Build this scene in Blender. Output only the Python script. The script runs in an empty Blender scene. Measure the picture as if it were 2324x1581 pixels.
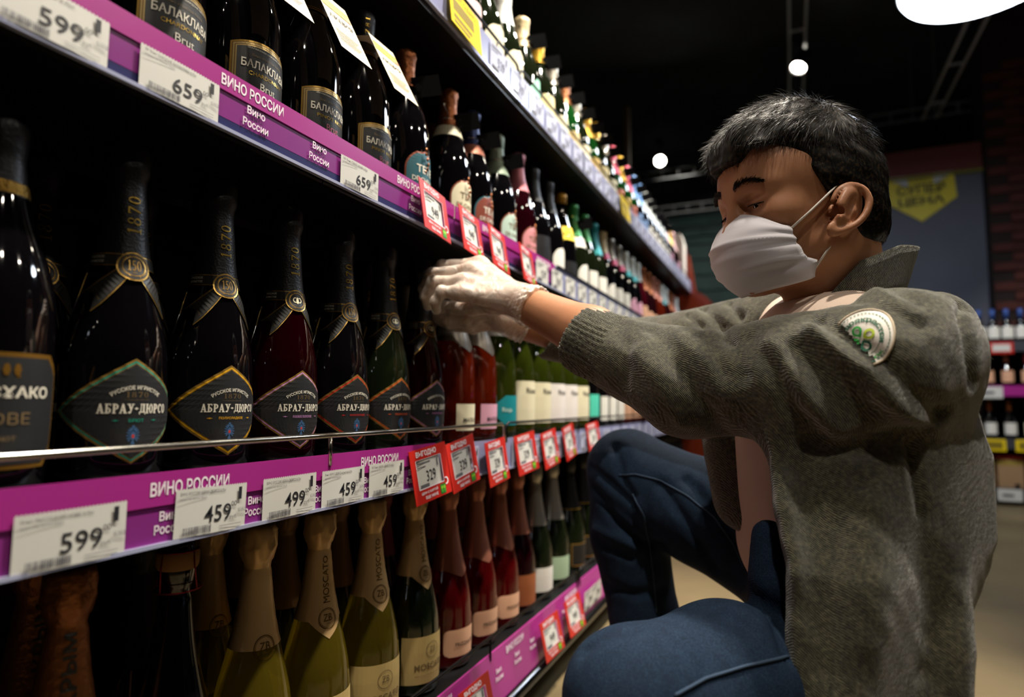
import bpy, bmesh, math, random
import numpy as np
from mathutils import Vector, Matrix
from mathutils.bvhtree import BVHTree
random.seed(7); rng = np.random.default_rng(7)
SC = bpy.context.scene; COL = SC.collection
R = math.radians
# ------------------------------------------------------------------ camera
CAMX, CAMZ, FPX = 0.515, 0.63, 1400.0
YAW, PITCH, ROLL = R(24.35), R(5.0), R(0.5)
cam_data = bpy.data.cameras.new('camera'); cam = bpy.data.objects.new('camera', cam_data); COL.objects.link(cam)
cam_data.sensor_width = 36.0; cam_data.lens = FPX / 2324 * 36.0; cam_data.clip_start = 0.02
CM = (Matrix.Translation((CAMX, 0, CAMZ)) @ Matrix.Rotation(YAW, 4, 'Z') @ Matrix.Rotation(math.pi/2 + PITCH, 4, 'X') @ Matrix.Rotation(ROLL, 4, 'Z'))
cam.matrix_world = CM
SC.camera = cam
cam_data.dof.use_dof = True; cam_data.dof.focus_distance = 0.74; cam_data.dof.aperture_fstop = 2.6
def P(u, v, Z):                       # a photo pixel at camera depth Z (metres) as a world point
    return CM @ Vector(((u-1162)/FPX*Z, (790.5-v)/FPX*Z, -Z))
CMI = CM.inverted()
def proj(p):
    q = CMI @ Vector(p); return (1162 - q.x/q.z*FPX, 790.5 + q.y/q.z*FPX, -q.z)
def yat(u, x=0.0, z=0.6):             # the Y on the line (x, *, z) seen at pixel column u
    lo, hi = -0.1, 12.0
    for _ in range(50):
        m = (lo+hi)/2
        if proj((x, m, z))[0] < u: lo = m
        else: hi = m
    return m
def PY_(u, v, y):                     # the point of the plane Y = y seen at a photo pixel
    o = Vector((CAMX, 0, CAMZ)); d = P(u, v, 1)-o; return o + d*(y/d.y)
# ------------------------------------------------------------------ world, lights, exposure
w = bpy.data.worlds.new('world'); SC.world = w; w.use_nodes = True
w.node_tree.nodes['Background'].inputs[0].default_value = (0.30, 0.36, 0.42, 1)
w.node_tree.nodes['Background'].inputs[1].default_value = 0.06
SC.view_settings.view_transform = 'Standard'; SC.view_settings.look = 'None'
SC.view_settings.exposure = 0.8; SC.view_settings.gamma = 1.0
TRACK_X, TRACK_Z = 0.62, 2.95
def spot(loc, target, power, size, blend=0.4, color=(1.0, 0.90, 0.76), radius=0.04):
    d = bpy.data.lights.new('spot_beam', 'SPOT'); d.energy = power; d.spot_size = R(size); d.spot_blend = blend
    d.color = color; d.shadow_soft_size = radius
    o = bpy.data.objects.new('spot_beam', d); COL.objects.link(o); o.location = loc
    o.rotation_euler = (Vector(target)-Vector(loc)).to_track_quat('-Z', 'Y').to_euler()
    return o
SPOTS = [  # y, power, target of each head on the lighting track above the aisle, then added fill spots
    ((TRACK_X, -0.75, TRACK_Z), (0.12, -0.35, 0.9), 45),
    ((TRACK_X, 0.35, TRACK_Z), (0.05, 0.55, 0.9), 100),
    ((TRACK_X, 1.25, TRACK_Z), (0.12, 1.0, 0.8), 260),
    ((TRACK_X, 2.35, TRACK_Z), (0.0, 2.1, 1.2), 160),
    ((TRACK_X, 3.55, TRACK_Z), (-0.1, 3.2, 1.2), 130),
    ((2.35, 0.10, TRACK_Z), (0.0, 0.45, 0.6), 14),  # this and the next: unseen spots added as frontal fill for the labels
    ((2.35, 1.90, TRACK_Z), (0.0, 1.5, 0.7), 14),
    ((2.35, 3.10, TRACK_Z), (2.9, 5.1, 0.5), 70),  # unseen spot added to brighten the back wine shelf
]
# ------------------------------------------------------------------ colour and material helpers
def lin(c):
    if isinstance(c, str):
        c = c.lstrip('#'); c = tuple(int(c[i:i+2], 16)/255 for i in (0, 2, 4))
    return tuple((x/12.92 if x <= 0.04045 else ((x+0.055)/1.055)**2.4) for x in c)
MATS = {}
def mat(name, col, rough=0.5, metal=0.0, spec=0.5, trans=0.0, ior=1.45, coat=0.0, emit=0.0, bump=None, mix=None, sss=0.0, alpha=1.0, sheen=0.0):
    if name in MATS: return MATS[name]
    m = bpy.data.materials.new(name); m.use_nodes = True; nt = m.node_tree; b = nt.nodes['Principled BSDF']
    c = (*lin(col), 1); b.inputs['Base Color'].default_value = c
    b.inputs['Roughness'].default_value = rough; b.inputs['Metallic'].default_value = metal
    b.inputs['Specular IOR Level'].default_value = spec; b.inputs['IOR'].default_value = ior
    b.inputs['Transmission Weight'].default_value = trans; b.inputs['Coat Weight'].default_value = coat
    b.inputs['Coat Roughness'].default_value = 0.06; b.inputs['Alpha'].default_value = alpha
    if sss: b.inputs['Subsurface Weight'].default_value = sss; b.inputs['Subsurface Radius'].default_value = (0.012, 0.004, 0.002); b.inputs['Subsurface Scale'].default_value = 1.0
    if sheen: b.inputs['Sheen Weight'].default_value = sheen; b.inputs['Sheen Roughness'].default_value = 0.5
    if emit: b.inputs['Emission Color'].default_value = c; b.inputs['Emission Strength'].default_value = emit
    tc = None
    def coords():
        nonlocal tc
        if tc is None: tc = nt.nodes.new('ShaderNodeTexCoord')
        return tc.outputs['Object']
    if mix:   # (second colour, noise scale, low, high)
        n = nt.nodes.new('ShaderNodeTexNoise'); n.inputs['Scale'].default_value = mix[1]; n.inputs['Detail'].default_value = 5
        nt.links.new(coords(), n.inputs['Vector'])
        r = nt.nodes.new('ShaderNodeValToRGB'); r.color_ramp.elements[0].position = mix[2]; r.color_ramp.elements[1].position = mix[3]
        r.color_ramp.elements[0].color = c; r.color_ramp.elements[1].color = (*lin(mix[0]), 1)
        nt.links.new(n.outputs['Fac'], r.inputs['Fac']); nt.links.new(r.outputs['Color'], b.inputs['Base Color'])
    if bump:  # (kind, scale, strength, distance)
        kind, sc, st, di = bump
        if kind == 'noise': n = nt.nodes.new('ShaderNodeTexNoise'); n.inputs['Detail'].default_value = 6; out = 'Fac'
        elif kind == 'voronoi': n = nt.nodes.new('ShaderNodeTexVoronoi'); out = 'Distance'
        else:
            n = nt.nodes.new('ShaderNodeTexWave'); n.bands_direction = kind; out = 'Fac'; n.inputs['Distortion'].default_value = 0.6; n.inputs['Detail'].default_value = 1
        n.inputs['Scale'].default_value = sc; nt.links.new(coords(), n.inputs['Vector'])
        bp = nt.nodes.new('ShaderNodeBump'); bp.inputs['Strength'].default_value = st; bp.inputs['Distance'].default_value = di
        nt.links.new(n.outputs[out], bp.inputs['Height']); nt.links.new(bp.outputs['Normal'], b.inputs['Normal'])
    MATS[name] = m; return m
# ------------------------------------------------------------------ objects
def link(o, parent=None):
    COL.objects.link(o)
    if parent is not None: o.parent = parent
    return o
def tag(o, label=None, cat=None, group=None, kind=None):
    if label: o['label'] = label
    if cat: o['category'] = cat
    if group: o['group'] = group
    if kind: o['kind'] = kind
    return o
def thing(name, label, cat, loc=(0, 0, 0), rotz=0.0, group=None):
    o = bpy.data.objects.new(name, None); o.empty_display_size = 0.02; link(o)
    o.location = loc; o.rotation_euler = (0, 0, rotz); return tag(o, label, cat, group)
def copy_tree(o, parent=None):
    c = o.copy(); COL.objects.link(c); c.parent = parent
    for ch in o.children: copy_tree(ch, c)
    return c
class MB:
    """collects numpy geometry; build() links it as ONE mesh object"""
    def __init__(s): s.v = []; s.f = []; s.m = []; s.n = 0; s.mats = []
    def add(s, V, F, m):
        V = np.asarray(V, float).reshape(-1, 3)
        if m not in s.mats: s.mats.append(m)
        k = s.mats.index(m)
        s.v.append(V); s.f += [tuple(int(i)+s.n for i in f) for f in F]; s.m += [k]*len(F); s.n += len(V); return s
    def box(s, lo, hi, m, xf=None):
        (x0, y0, z0), (x1, y1, z1) = lo, hi
        V = [(x0,y0,z0),(x1,y0,z0),(x1,y1,z0),(x0,y1,z0),(x0,y0,z1),(x1,y0,z1),(x1,y1,z1),(x0,y1,z1)]
        if xf is not None: V = [tuple(xf @ Vector(p)) for p in V]
        return s.add(V, [(0,3,2,1),(4,5,6,7),(0,1,5,4),(1,2,6,5),(2,3,7,6),(3,0,4,7)], m)
    def tube(s, pts, r, m, n=8, cap=True):
        pts = [Vector(p) for p in pts]; rs = r if isinstance(r, (list, tuple)) else [r]*len(pts)
        V = []; F = []; up = None
        for i, p in enumerate(pts):
            t = (pts[min(i+1, len(pts)-1)] - pts[max(i-1, 0)]).normalized()
            if up is None: up = t.orthogonal().normalized()
            up = (up - t*up.dot(t)).normalized(); sd = t.cross(up)
            for k in range(n):
                a = 2*math.pi*k/n; V.append(tuple(p + (up*math.cos(a)+sd*math.sin(a))*rs[i]))
        for i in range(len(pts)-1):
            for k in range(n): F.append((i*n+k, i*n+(k+1)%n, (i+1)*n+(k+1)%n, (i+1)*n+k))
        if cap: F.append(tuple(range(n))[::-1]); F.append(tuple((len(pts)-1)*n+k for k in range(n)))
        return s.add(V, F, m)
    def lathe(s, prof, m, n=32, cap=True, wob=None):
        V = []; F = []
        for (r, z) in prof:
            for k in range(n):
                a = 2*math.pi*k/n; rr = r + (wob(a, z) if wob else 0); V.append((rr*math.cos(a), rr*math.sin(a), z))
        for i in range(len(prof)-1):
            for k in range(n): F.append((i*n+k, i*n+(k+1)%n, (i+1)*n+(k+1)%n, (i+1)*n+k))
        if cap: F.append(tuple(range(n))[::-1]); F.append(tuple((len(prof)-1)*n+k for k in range(n)))
        return s.add(V, F, m)
    def prism(s, poly, y0, y1, m):        # (x,z) outline extruded along Y
        n = len(poly); V = [(x, y0, z) for x, z in poly] + [(x, y1, z) for x, z in poly]
        F = [tuple(range(n)), tuple(range(n, 2*n))[::-1]] + [(i, i+n, (i+1) % n+n, (i+1) % n) for i in range(n)]
        return s.add(V, F, m)
    def mesh(s, name, smooth=False):
        me = bpy.data.meshes.new(name); V = np.concatenate(s.v) if s.v else np.zeros((0, 3))
        me.from_pydata(V.tolist(), [], s.f)
        for m in s.mats: me.materials.append(m)
        me.polygons.foreach_set('material_index', s.m)
        if smooth: me.polygons.foreach_set('use_smooth', [True]*len(s.f))
        me.update(); return me
    def build(s, name, parent=None, smooth=False, auto=None):
        me = s.mesh(name, smooth or auto is not None); o = bpy.data.objects.new(name, me); link(o, parent)
        if auto is not None:
            me.set_sharp_from_angle(angle=R(auto))
        return o
def beveled_box(lo, hi, m, bev=0.002, seg=2):
    me = bpy.data.meshes.new('t'); bm = bmesh.new(); bmesh.ops.create_cube(bm, size=1)
    for v in bm.verts: v.co = Vector([lo[i]+(v.co[i]+.5)*(hi[i]-lo[i]) for i in range(3)])
    bmesh.ops.bevel(bm, geom=bm.edges[:], offset=bev, segments=seg, affect='EDGES'); V = [tuple(v.co) for v in bm.verts]
    F = [tuple(v.index for v in f.verts) for f in bm.faces]; bm.free(); return V, F
# ------------------------------------------------------------------ lettering (Blender's built-in font, plus a small slab face drawn here)
_tc = {}
def text2d(s, bold=0.0):
    k = (s, bold)
    if k not in _tc:
        cu = bpy.data.curves.new('t', 'FONT'); cu.body = s; cu.size = 1; cu.offset = bold; cu.resolution_u = 3
        ob = bpy.data.objects.new('t', cu); COL.objects.link(ob); dg = bpy.context.evaluated_depsgraph_get(); dg.update()
        me = bpy.data.meshes.new_from_object(ob.evaluated_get(dg)); V = np.array([v.co[:2] for v in me.vertices]).reshape(-1, 2)
        F = [tuple(p.vertices) for p in me.polygons]
        bpy.data.objects.remove(ob); bpy.data.curves.remove(cu); bpy.data.meshes.remove(me); _tc[k] = (V, F)
    return _tc[k]
def rect2(x0, y0, x1, y1, n=1):
    V = []; F = []
    for i in range(n+1):
        x = x0+(x1-x0)*i/n; V += [(x, y0), (x, y1)]
    for i in range(n): F.append((2*i, 2*i+2, 2*i+3, 2*i+1))
    return np.array(V), F
def ring2(cx, cy, rx, ry, tx, ty, a0=0, a1=360, n=20):
    V = []; F = []
    for i in range(n+1):
        a = R(a0+(a1-a0)*i/n); V += [(cx+rx*math.cos(a), cy+ry*math.sin(a)), (cx+(rx-tx)*math.cos(a), cy+(ry-ty)*math.sin(a))]
    for i in range(n): F.append((2*i, 2*i+2, 2*i+3, 2*i+1))
    return np.array(V), F
def disc2(cx, cy, rx, ry, n=24, a0=0, a1=360):
    V = [(cx, cy)]+[(cx+rx*math.cos(R(a0+(a1-a0)*i/n)), cy+ry*math.sin(R(a0+(a1-a0)*i/n))) for i in range(n+1)]
    return np.array(V), [(0, i+1, i+2) for i in range(n)]
def join2(L):
    V = []; F = []; n = 0
    for v, f in L: V.append(v); F += [tuple(i+n for i in q) for q in f]; n += len(v)
    return np.concatenate(V), F
def _q(*p): return np.array(p, float), [(0, 1, 2, 3)]
def _stem(x, t=.17, y0=0, y1=1, s=.07): return [rect2(x, y0, x+t, y1), rect2(x-s, y0, x+t+s, y0+.08), rect2(x-s, y1-.08, x+t+s, y1)]
SL = {}
SL['А'] = (.66, [_q((.04,0),(.14,0),(.36,1),(.24,1)), _q((.42,0),(.62,0),(.38,1),(.22,1)), rect2(.14,.27,.48,.37), rect2(-.02,0,.22,.08), rect2(.36,0,.7,.08)])
SL['Б'] = (.6, _stem(.07) + [rect2(.2,.9,.52,1), rect2(.45,.78,.52,1), ring2(.24,.3,.3,.3,.16,.1,-90,90,10)])
SL['Р'] = (.58, _stem(.07) + [ring2(.24,.7,.3,.3,.16,.1,-90,90,10)])
SL['У'] = (.62, [_q((.06,1),(.24,1),(.42,.36),(.3,.3)), _q((.48,1),(.58,1),(.32,.02),(.2,.02)), rect2(-.02,.92,.3,1), rect2(.38,.92,.66,1), disc2(.18,.09,.1,.1,10)])
SL['-'] = (.4, [_q((.06,.5),(.2,.64),(.34,.5),(.2,.36)), rect2(0,.47,.4,.53)])
SL['Д'] = (.68, [rect2(.06,.08,.62,.17), _q((.14,.1),(.24,.1),(.28,1),(.2,1)), rect2(.42,.1,.58,1), rect2(.14,.91,.64,1), rect2(.02,-.12,.1,.16), rect2(.6,-.12,.68,.16)])
SL['Ю'] = (.86, _stem(.06, .16) + [rect2(.2,.46,.42,.55), ring2(.6,.5,.24,.5,.14,.09,0,360,18)])
SL['С'] = (.58, [ring2(.3,.5,.27,.5,.16,.09,40,320,16), rect2(.46,.68,.54,.96)])
SL['О'] = (.6, [ring2(.3,.5,.27,.5,.15,.09,0,360,18)])
SL['1'] = (.42, [rect2(.16,0,.28,1), rect2(.04,0,.4,.06), _q((.02,.8),(.16,.86),(.2,1),(.16,1))])
SL['8'] = (.6, [ring2(.29,.27,.25,.27,.11,.05,0,360,16), ring2(.29,.76,.2,.24,.09,.05,0,360,16)])
SL['7'] = (.56, [rect2(.04,.88,.52,1), rect2(.04,.76,.09,1), _q((.14,0),(.28,0),(.52,.9),(.42,.9))])
SL['0'] = (.6, [ring2(.29,.5,.25,.5,.11,.05,0,360,20)])
SL['5'] = (.5, [rect2(.1,.9,.44,1), rect2(.1,.5,.18,1), ring2(.22,.32,.24,.32,.1,.08,-130,110,14)])
SL[' '] = (.3, [])
def slab2d(s, gap=.07):
    L = []; x = 0
    for c in s:
        w_, g = SL[c]
        for v, f in g: L.append((v+np.array([x, 0]), f))
        x += w_+gap
    return join2(L)
def place2(vf, cx, cy, h, w=None, maxw=None, align='c', rot=0.0):
    V, F = vf; V = V.astype(float).copy()
    lo = V.min(0); hi = V.max(0); sy = h/(hi[1]-lo[1]); sx = sy if w is None else w/(hi[0]-lo[0])
    if maxw and (hi[0]-lo[0])*sx > maxw: sx = maxw/(hi[0]-lo[0])
    V[:, 0] = (V[:, 0]-(lo[0]+hi[0])/2)*sx; V[:, 1] = (V[:, 1]-(lo[1]+hi[1])/2)*sy
    if align == 'l': V[:, 0] += (hi[0]-lo[0])*sx/2
    if align == 'r': V[:, 0] -= (hi[0]-lo[0])*sx/2
    if rot: c, s = math.cos(rot), math.sin(rot); V = V @ np.array([[c, s], [-s, c]])
    V[:, 0] += cx; V[:, 1] += cy
    return V, F
def arc2(vf, cx, cy, rad, h, span, bold=0, down=False):
    """a line of lettering bent over a circle of radius rad round (cx, cy)"""
    V, F = place2(vf, 0, 0, h, w=span); a = V[:, 0]/rad; r = rad+V[:, 1]
    if down: r = rad-V[:, 1]; return np.stack([cx+r*np.sin(a), cy-r*np.cos(a)], 1), F
    return np.stack([cx+r*np.sin(a), cy+r*np.cos(a)], 1), F
def flat(vf, x=0.0):                     # 2D (s,z) -> plane facing +X
    V, F = vf; return np.stack([np.full(len(V), x), V[:, 0], V[:, 1]], 1), F
# ------------------------------------------------------------------ the hall
M_BLACK = mat('black_metal', '#0b0b0c', 0.45, 0.3)
M_CEIL = mat('ceiling_black', '#262a2e', 0.9, mix=('#30373b', 2.0, .4, .6))
M_FLOOR = mat('floor_vinyl', '#6f6146', 0.42, spec=.4, mix=('#5d5139', 3.0, .35, .7))
def struct(mb, name, **k): o = mb.build(name, **k); o['kind'] = 'structure'; return o
WX0, WX1, WY0, WY1, WH = -4.6, 6.4, -2.6, 8.2, 3.7
struct(MB().box((WX0, WY0, -0.1), (WX1, WY1, 0), M_FLOOR), 'floor')
struct(MB().box((WX0, WY0, WH), (WX1, WY1, WH+.1), M_CEIL), 'ceiling')
M_WL = mat('wall_slate', '#2f3a40', 0.8); M_WD = mat('wall_dark', '#262c31', 0.85)
M_TEAL = mat('teal_panel', '#3f6a6c', 0.6, mix=('#335658', 3, .4, .6))
wb = struct(MB().box((WX0, WY1, 0), (WX1, WY1+.1, WH), M_WD), 'wall_back')
struct(MB().box((WX0-.1, WY0, 0), (WX0, WY1, WH), M_WD), 'wall_left')
struct(MB().box((WX1, WY0, 0), (WX1+.1, WY1, WH), M_WD), 'wall_right')
struct(MB().box((WX0, WY0-.1, 0), (WX1, WY0, WH), M_WD), 'wall_front')
# horizontal cladding boards on the far wall, left of the man
bd = None
for i in range(14):
    z = .25 + i*.205
    if bd is None:
        bd = MB().box((-2.2, WY1-.03, 0), (2.2, WY1+.0, .185), M_TEAL).mesh('cladding_board')
    o = bpy.data.objects.new('cladding_board', bd); link(o, wb); o.location = (0, 0, z)
# dark partition with the banner, brick pier and red beam on the far right
PY = 5.75
M_PART = mat('partition_grey', '#4a4d5c', 0.55, mix=('#3b3e4c', 1.2, .35, .7))
PX0, PX1 = PY_(1968, 700, PY).x, PY_(2250, 600, PY-.09).x
ZB0, ZB1 = PY_(2130, 393, PY).z, PY_(2130, 335, PY).z
struct(MB().box((PX0, PY, 0), (PX1, PY+.08, ZB1-.05), M_PART), 'wall_partition')
struct(MB().box((PX0-.25, PY-.02, ZB0), (PX1+.0, PY+.1, ZB1), mat('beam_red', '#5a1d12', 0.6)), 'trim_1')
struct(MB().box((PX0-.25, PY-.025, ZB0-.03), (PX1, PY+.1, ZB0-.005), mat('trim_olive', '#6d6a1c', 0.6)), 'trim_2')
M_PALE = mat('pale_trim', '#9fb4c4', 0.4)
struct(MB().box((PX0-.07, PY-.02, PY_(1960, 760, PY).z), (PX0-.005, PY+.08, PY_(1960, 565, PY).z), M_PALE), 'trim_3')
M_BRK = mat('brick_red', '#4a201a', 0.85, mix=('#33150f', 6, .4, .65)); M_MORT = mat('mortar', '#241a18', 0.95)
pier = struct(MB().box((PX1+.005, PY-.09, 0), (PX1+1.3, PY+.2, WH), M_MORT), 'wall_brick')
brk = MB().box((0, 0, 0), (.23, .02, .062), M_BRK).mesh('brick')
for r in range(30):
    for c in range(-1, 5):
        x = PX1+.01 + c*.242 + (r % 2)*.121
        if x < PX1+.005 or x > PX1+1.0: continue
        o = bpy.data.objects.new('brick', brk); link(o, pier); o.location = (x, PY-.103-.004*((r*7+c*3) % 3), 1.05 + r*.074)
# pennant-shaped price banner (flat printed board)
bn = thing('price_banner', 'yellow and white pointed banner hanging on the dark partition behind the man', 'banner', PY_(2090, 440, PY-.013))
YB, WB_, GB = mat('banner_yellow', '#c9b80c', .5), mat('banner_white', '#b9bcc4', .5), mat('banner_ink', '#3d3f16', .6)
k_ = (PY_(2170, 440, PY)-PY_(2010, 440, PY)).x/.65; bw, bt, bs, bp_ = .325*k_, .25*k_, -.07*k_, -.28*k_
def frontal(vf, y): V, F = vf; return np.stack([V[:, 0], np.full(len(V), y), V[:, 1]], 1), F
MB().add(*frontal((np.array([(-bw,bs),(0,bp_-.02),(bw,bs),(bw*.93,bt),(-bw*.93,bt)]), [(0,1,2,3,4)]), 0), YB).add(*frontal((np.array([(-bw,bs),(0,bp_-.02),(bw,bs),(bw*.93,bt),(-bw*.93,bt)]), [(4,3,2,1,0)]), .012), YB).build('board', bn)
for sx in (-1, 1): MB().add(*frontal((np.array([(sx*bw*.93,bt),(sx*bw*.92,bt-.04),(sx*.12*k_,bt-.16*k_),(sx*.12*k_,bt)]), [(0,1,2,3)]), -.004), WB_).build('white_corner', bn)
MB().add(*frontal(place2(text2d('ПЕРЕКРЕСТОК'), 0, .155*k_, .04*k_, .5*k_), -.008), GB).add(*frontal(place2(text2d('СУПЕР', .03), 0, .055*k_, .11*k_, .45*k_), -.008), GB).add(*frontal(place2(text2d('ЦЕНА', .03), 0, -.085*k_, .11*k_, .43*k_), -.008), GB).build('lettering', bn)
# ------------------------------------------------------------------ lighting tracks and cable trays under the ceiling
M_TRK = mat('track_metal', '#c4c8cc', 0.45, 0.5); M_TRKD = mat('track_dark', '#6b7074', 0.5, 0.4)
M_LAMP = mat('lamp_glow', '#fff4e0', emit=60.0); M_COOL = mat('pendant_glow', '#e8f2ff', emit=9.0)
def track(x, y0, y1, z, label):
    t = thing('lighting_track', label, 'track', (x, (y0+y1)/2, z))
    L = (y1-y0)/2
    for dx in (-.05, .05): MB().box((dx-.008, -L, -.008), (dx+.008, L, .008), M_TRK).build('rail', t)
    for i in range(int(L*2/.6)+1):
        y = -L + i*.6
        MB().box((-.05, y-.006, -.006), (.05, y+.006, .006), M_TRK).build('cross_bar', t)
    for y in (-L*.9, -L*.3, L*.3, L*.9): MB().tube([(0, y, 0), (0, y, WH-z-.002)], .004, M_TRKD, 6).build('hanger_rod', t)
    return t
track(TRACK_X, -1.0, 5.9, TRACK_Z+.201, 'metal lighting track running above the aisle over the bottle shelf')
track(2.35, -1.0, 3.2, TRACK_Z+.201, 'metal track out of the frame, carrying the added fill spotlights')
track(1.62, 0.8, 5.9, 3.0, 'metal lighting track running behind the round white pendant lamp')
def tray(x0, x1, y, z, label):
    t = thing('cable_tray', label, 'cable tray', ((x0+x1)/2, y, z)); L = (x1-x0)/2
    for dz in (0, .09): MB().box((-L, -.008, dz-.006), (L, .008, dz+.006), M_TRKD).build('rail', t)
    for i in range(int(L*2/.16)+1): MB().box((-L+i*.16-.005, -.008, 0), (-L+i*.16+.005, .008, .09), M_TRKD).build('rung', t)
    for x in (-L*.8, L*.8): MB().tube([(x, 0, .09), (x, 0, WH-z-.002)], .005, M_TRKD, 6).build('hanger_rod', t)
tray(1.2, 4.4, 6.0, 3.05, 'perforated cable tray under the dark ceiling right of the man')
tray(-2.4, 0.9, 6.3, 2.95, 'perforated cable tray under the dark ceiling left of the man')
tray(-2.6, 0.6, 7.2, 2.85, 'lower, farther cable tray above the teal boarded wall')
def spotlight(loc, target, label, rod=False):
    t = thing('track_spotlight', label, 'spotlight', loc)
    d = (Vector(target)-Vector(loc)).normalized(); q = d.to_track_quat('-Z', 'Y').to_matrix().to_4x4()
    def X(mb): 
        mb.v = [np.array([tuple(q @ Vector(p)) for p in v]) for v in mb.v]; return mb
    X(MB().lathe([(.03, .15), (.048, .145), (.05, .02), (.055, 0), (.05, 0), (.045, .01), (.045, .012)], M_BLACK, 24, cap=False)).build('housing', t, auto=40)
    X(MB().lathe([(.0, .012), (.045, .012)], M_LAMP, 24, cap=False)).build('lens', t)
    MB().tube([tuple(q @ Vector((0, 0, .1))), (0, 0, .17), (0, 0, .19)], .011, M_BLACK, 8).build('arm', t)
    MB().box((-.03, -.09, .15), (.03, .09, .19), M_BLACK).build('adapter', t)
    if rod: MB().tube([(0, 0, .19), (0, 0, WH-loc[2]-.001)], .006, M_TRKD, 6).build('suspension_rod', t)
    return t
NM = ['behind the camera over the start of the bottle shelf', 'above the nearest bottles of the shelf', 'above the squatting man', 'above the middle of the shelf', 'above the far half of the shelf', 'added as unseen fill light behind the photographer', 'added as unseen fill light behind the man', 'added out of view to brighten the back wine shelf']
for (loc, tg, pw), nm in zip(SPOTS, NM):
    L = Vector(loc); d = (Vector(tg)-L).normalized()
    spotlight(loc, tg, 'black track spotlight ' + nm)
    spot(L + d*.015, tg, pw, 62)
Zs = (TRACK_Z-CAMZ)/(P(1827, 152, 1).z-CAMZ); SPL = P(1827, 152, Zs); SPL.x = TRACK_X
spotlight(SPL, P(1500, 900, 3.4), 'black track spotlight above the head of the man, near the dark ceiling')
spot(SPL-Vector((0, .04, .05)), P(1500, 700, 3.6), 45, 60)
spotlight(P(1498, 365, 6.0), P(1300, 900, 0.6), 'bright glaring spotlight just beyond the end of the top shelf', True)
spot(P(1495, 368, 5.9), P(1650, 680, 8.0), 30, 66)
# large round pendant lamp
pl = thing('pendant_lamp', 'large round white pendant lamp in the top right corner', 'lamp', P(2235, -42, 2.9))
MB().lathe([(.0, .0), (.30, .0), (.335, .012), (.345, .03)], M_COOL, 48, cap=False).build('diffuser', pl, auto=60)
MB().lathe([(.345, .03), (.35, .032), (.35, .07), (.30, .09), (0, .09)], mat('lamp_white', '#d8dcdf', .4), 48, cap=False).build('housing', pl, auto=40)
MB().tube([(0, 0, .09), (0, 0, WH-pl.location.z-.002)], .006, M_BLACK, 6).build('suspension_rod', pl)
ad = bpy.data.lights.new('pendant_glow', 'AREA'); ad.shape = 'DISK'; ad.size = .62; ad.energy = 16; ad.color = (.82, .9, 1)
ao = bpy.data.objects.new('pendant_glow', ad); COL.objects.link(ao); ao.location = pl.location - Vector((0, 0, .01))
# thin wooden posts seen above the shelf
M_WOOD = mat('post_wood', '#5c4a36', .8)
for (u, Z, nm) in ((1428, 5.2, 'thin brown post rising beyond the end of the top shelf'), (1787, 5.4, 'thin brown post just above the hair of the man')):
    b = P(u, 900, Z); t = P(u-8 if u < 1500 else u, 215 if u < 1500 else 190, Z)
    o = MB().box((-.022, -.022, 0), (.022, .022, t.z), M_WOOD).box((-.03, -.03, 0), (.03, .03, .02), M_WOOD).build('post'); o.location = (b.x, b.y, 0)
    tag(o, nm, 'post')
# ------------------------------------------------------------------ the gondola shelf
SH = {1: 1.272, 2: .918, 3: .556, 4: .165}      # shelf surfaces, top shelf = 1
Y0, Y1 = -.45, 3.66
M_SHELF = mat('shelf_black', '#0d0d0f', 0.38, 0.2, bump=('noise', 60, .05, .001))
M_CHROME = mat('chrome_wire', '#c9c6bd', 0.16, 1.0); M_WIRE = mat('black_wire', '#1a1a1c', 0.3, .8)
M_PUR = mat('strip_magenta', '#9c2a80', 0.32, coat=.35); M_PUR2 = mat('insert_purple', '#7c2a78', 0.3, coat=.6)
M_NAVY = mat('holder_navy', '#2a2b57', 0.25, coat=.5); M_HOLD = mat('holder_lilac', '#8f93b8', 0.25, coat=.6)
M_EDGE = mat('holder_edge', '#b9bede', 0.15, .3, coat=.8); M_INK_W = mat('ink_white', '#e9dfe8', 0.5)
gd = thing('gondola_shelf', 'long black gondola shelf filled with wine bottles along the aisle', 'shelf', (0, 0, 0))
MB().box((-.49, Y0, 0), (-.46, Y1, 1.95), M_SHELF).build('back_panel', gd)
for i in range(13):
    z = .1+i*.145
    MB().box((-.46, Y0, z), (-.455, Y1, z+.02), M_SHELF).build('back_rib', gd)
for n, z in SH.items():
    for k in range(4):
        a = Y0 + k*(Y1-Y0)/4; b = Y0+(k+1)*(Y1-Y0)/4-.002
        lp = {1: .012, 2: .022, 3: .05, 4: .07}[n]; prof = [(-.455, z), (-.004, z), (-.004, z-lp), (-.02, z-lp), (-.03, z-min(lp, .020)), (-.455, z-.020)]
        MB().prism(prof, a, b, M_SHELF).build('shelf_board', gd, auto=30)
        if n < 4:
            for x in (-.43, -.24): MB().box((x, a+.01, z-.032), (x+.02, b-.01, z-.020), M_SHELF).build('stiffener', gd)
for k in range(5):
    y = Y0 + .02 + k*(Y1-Y0-.04)/4
    MB().box((-.455, y-.015, 0), (-.43, y+.015, 1.95), M_SHELF).build('upright', gd)
MB().box((-.45, Y0, .0), (-.06, Y1, .09), M_BLACK).build('kick_plate', gd)
MB().tube([(.012, Y0, .068), (.012, Y1-.02, .068)], .013, mat('bumper_steel', '#5d5f63', .22, 1.0), 12).build('bumper_rail', gd, smooth=True)
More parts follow.
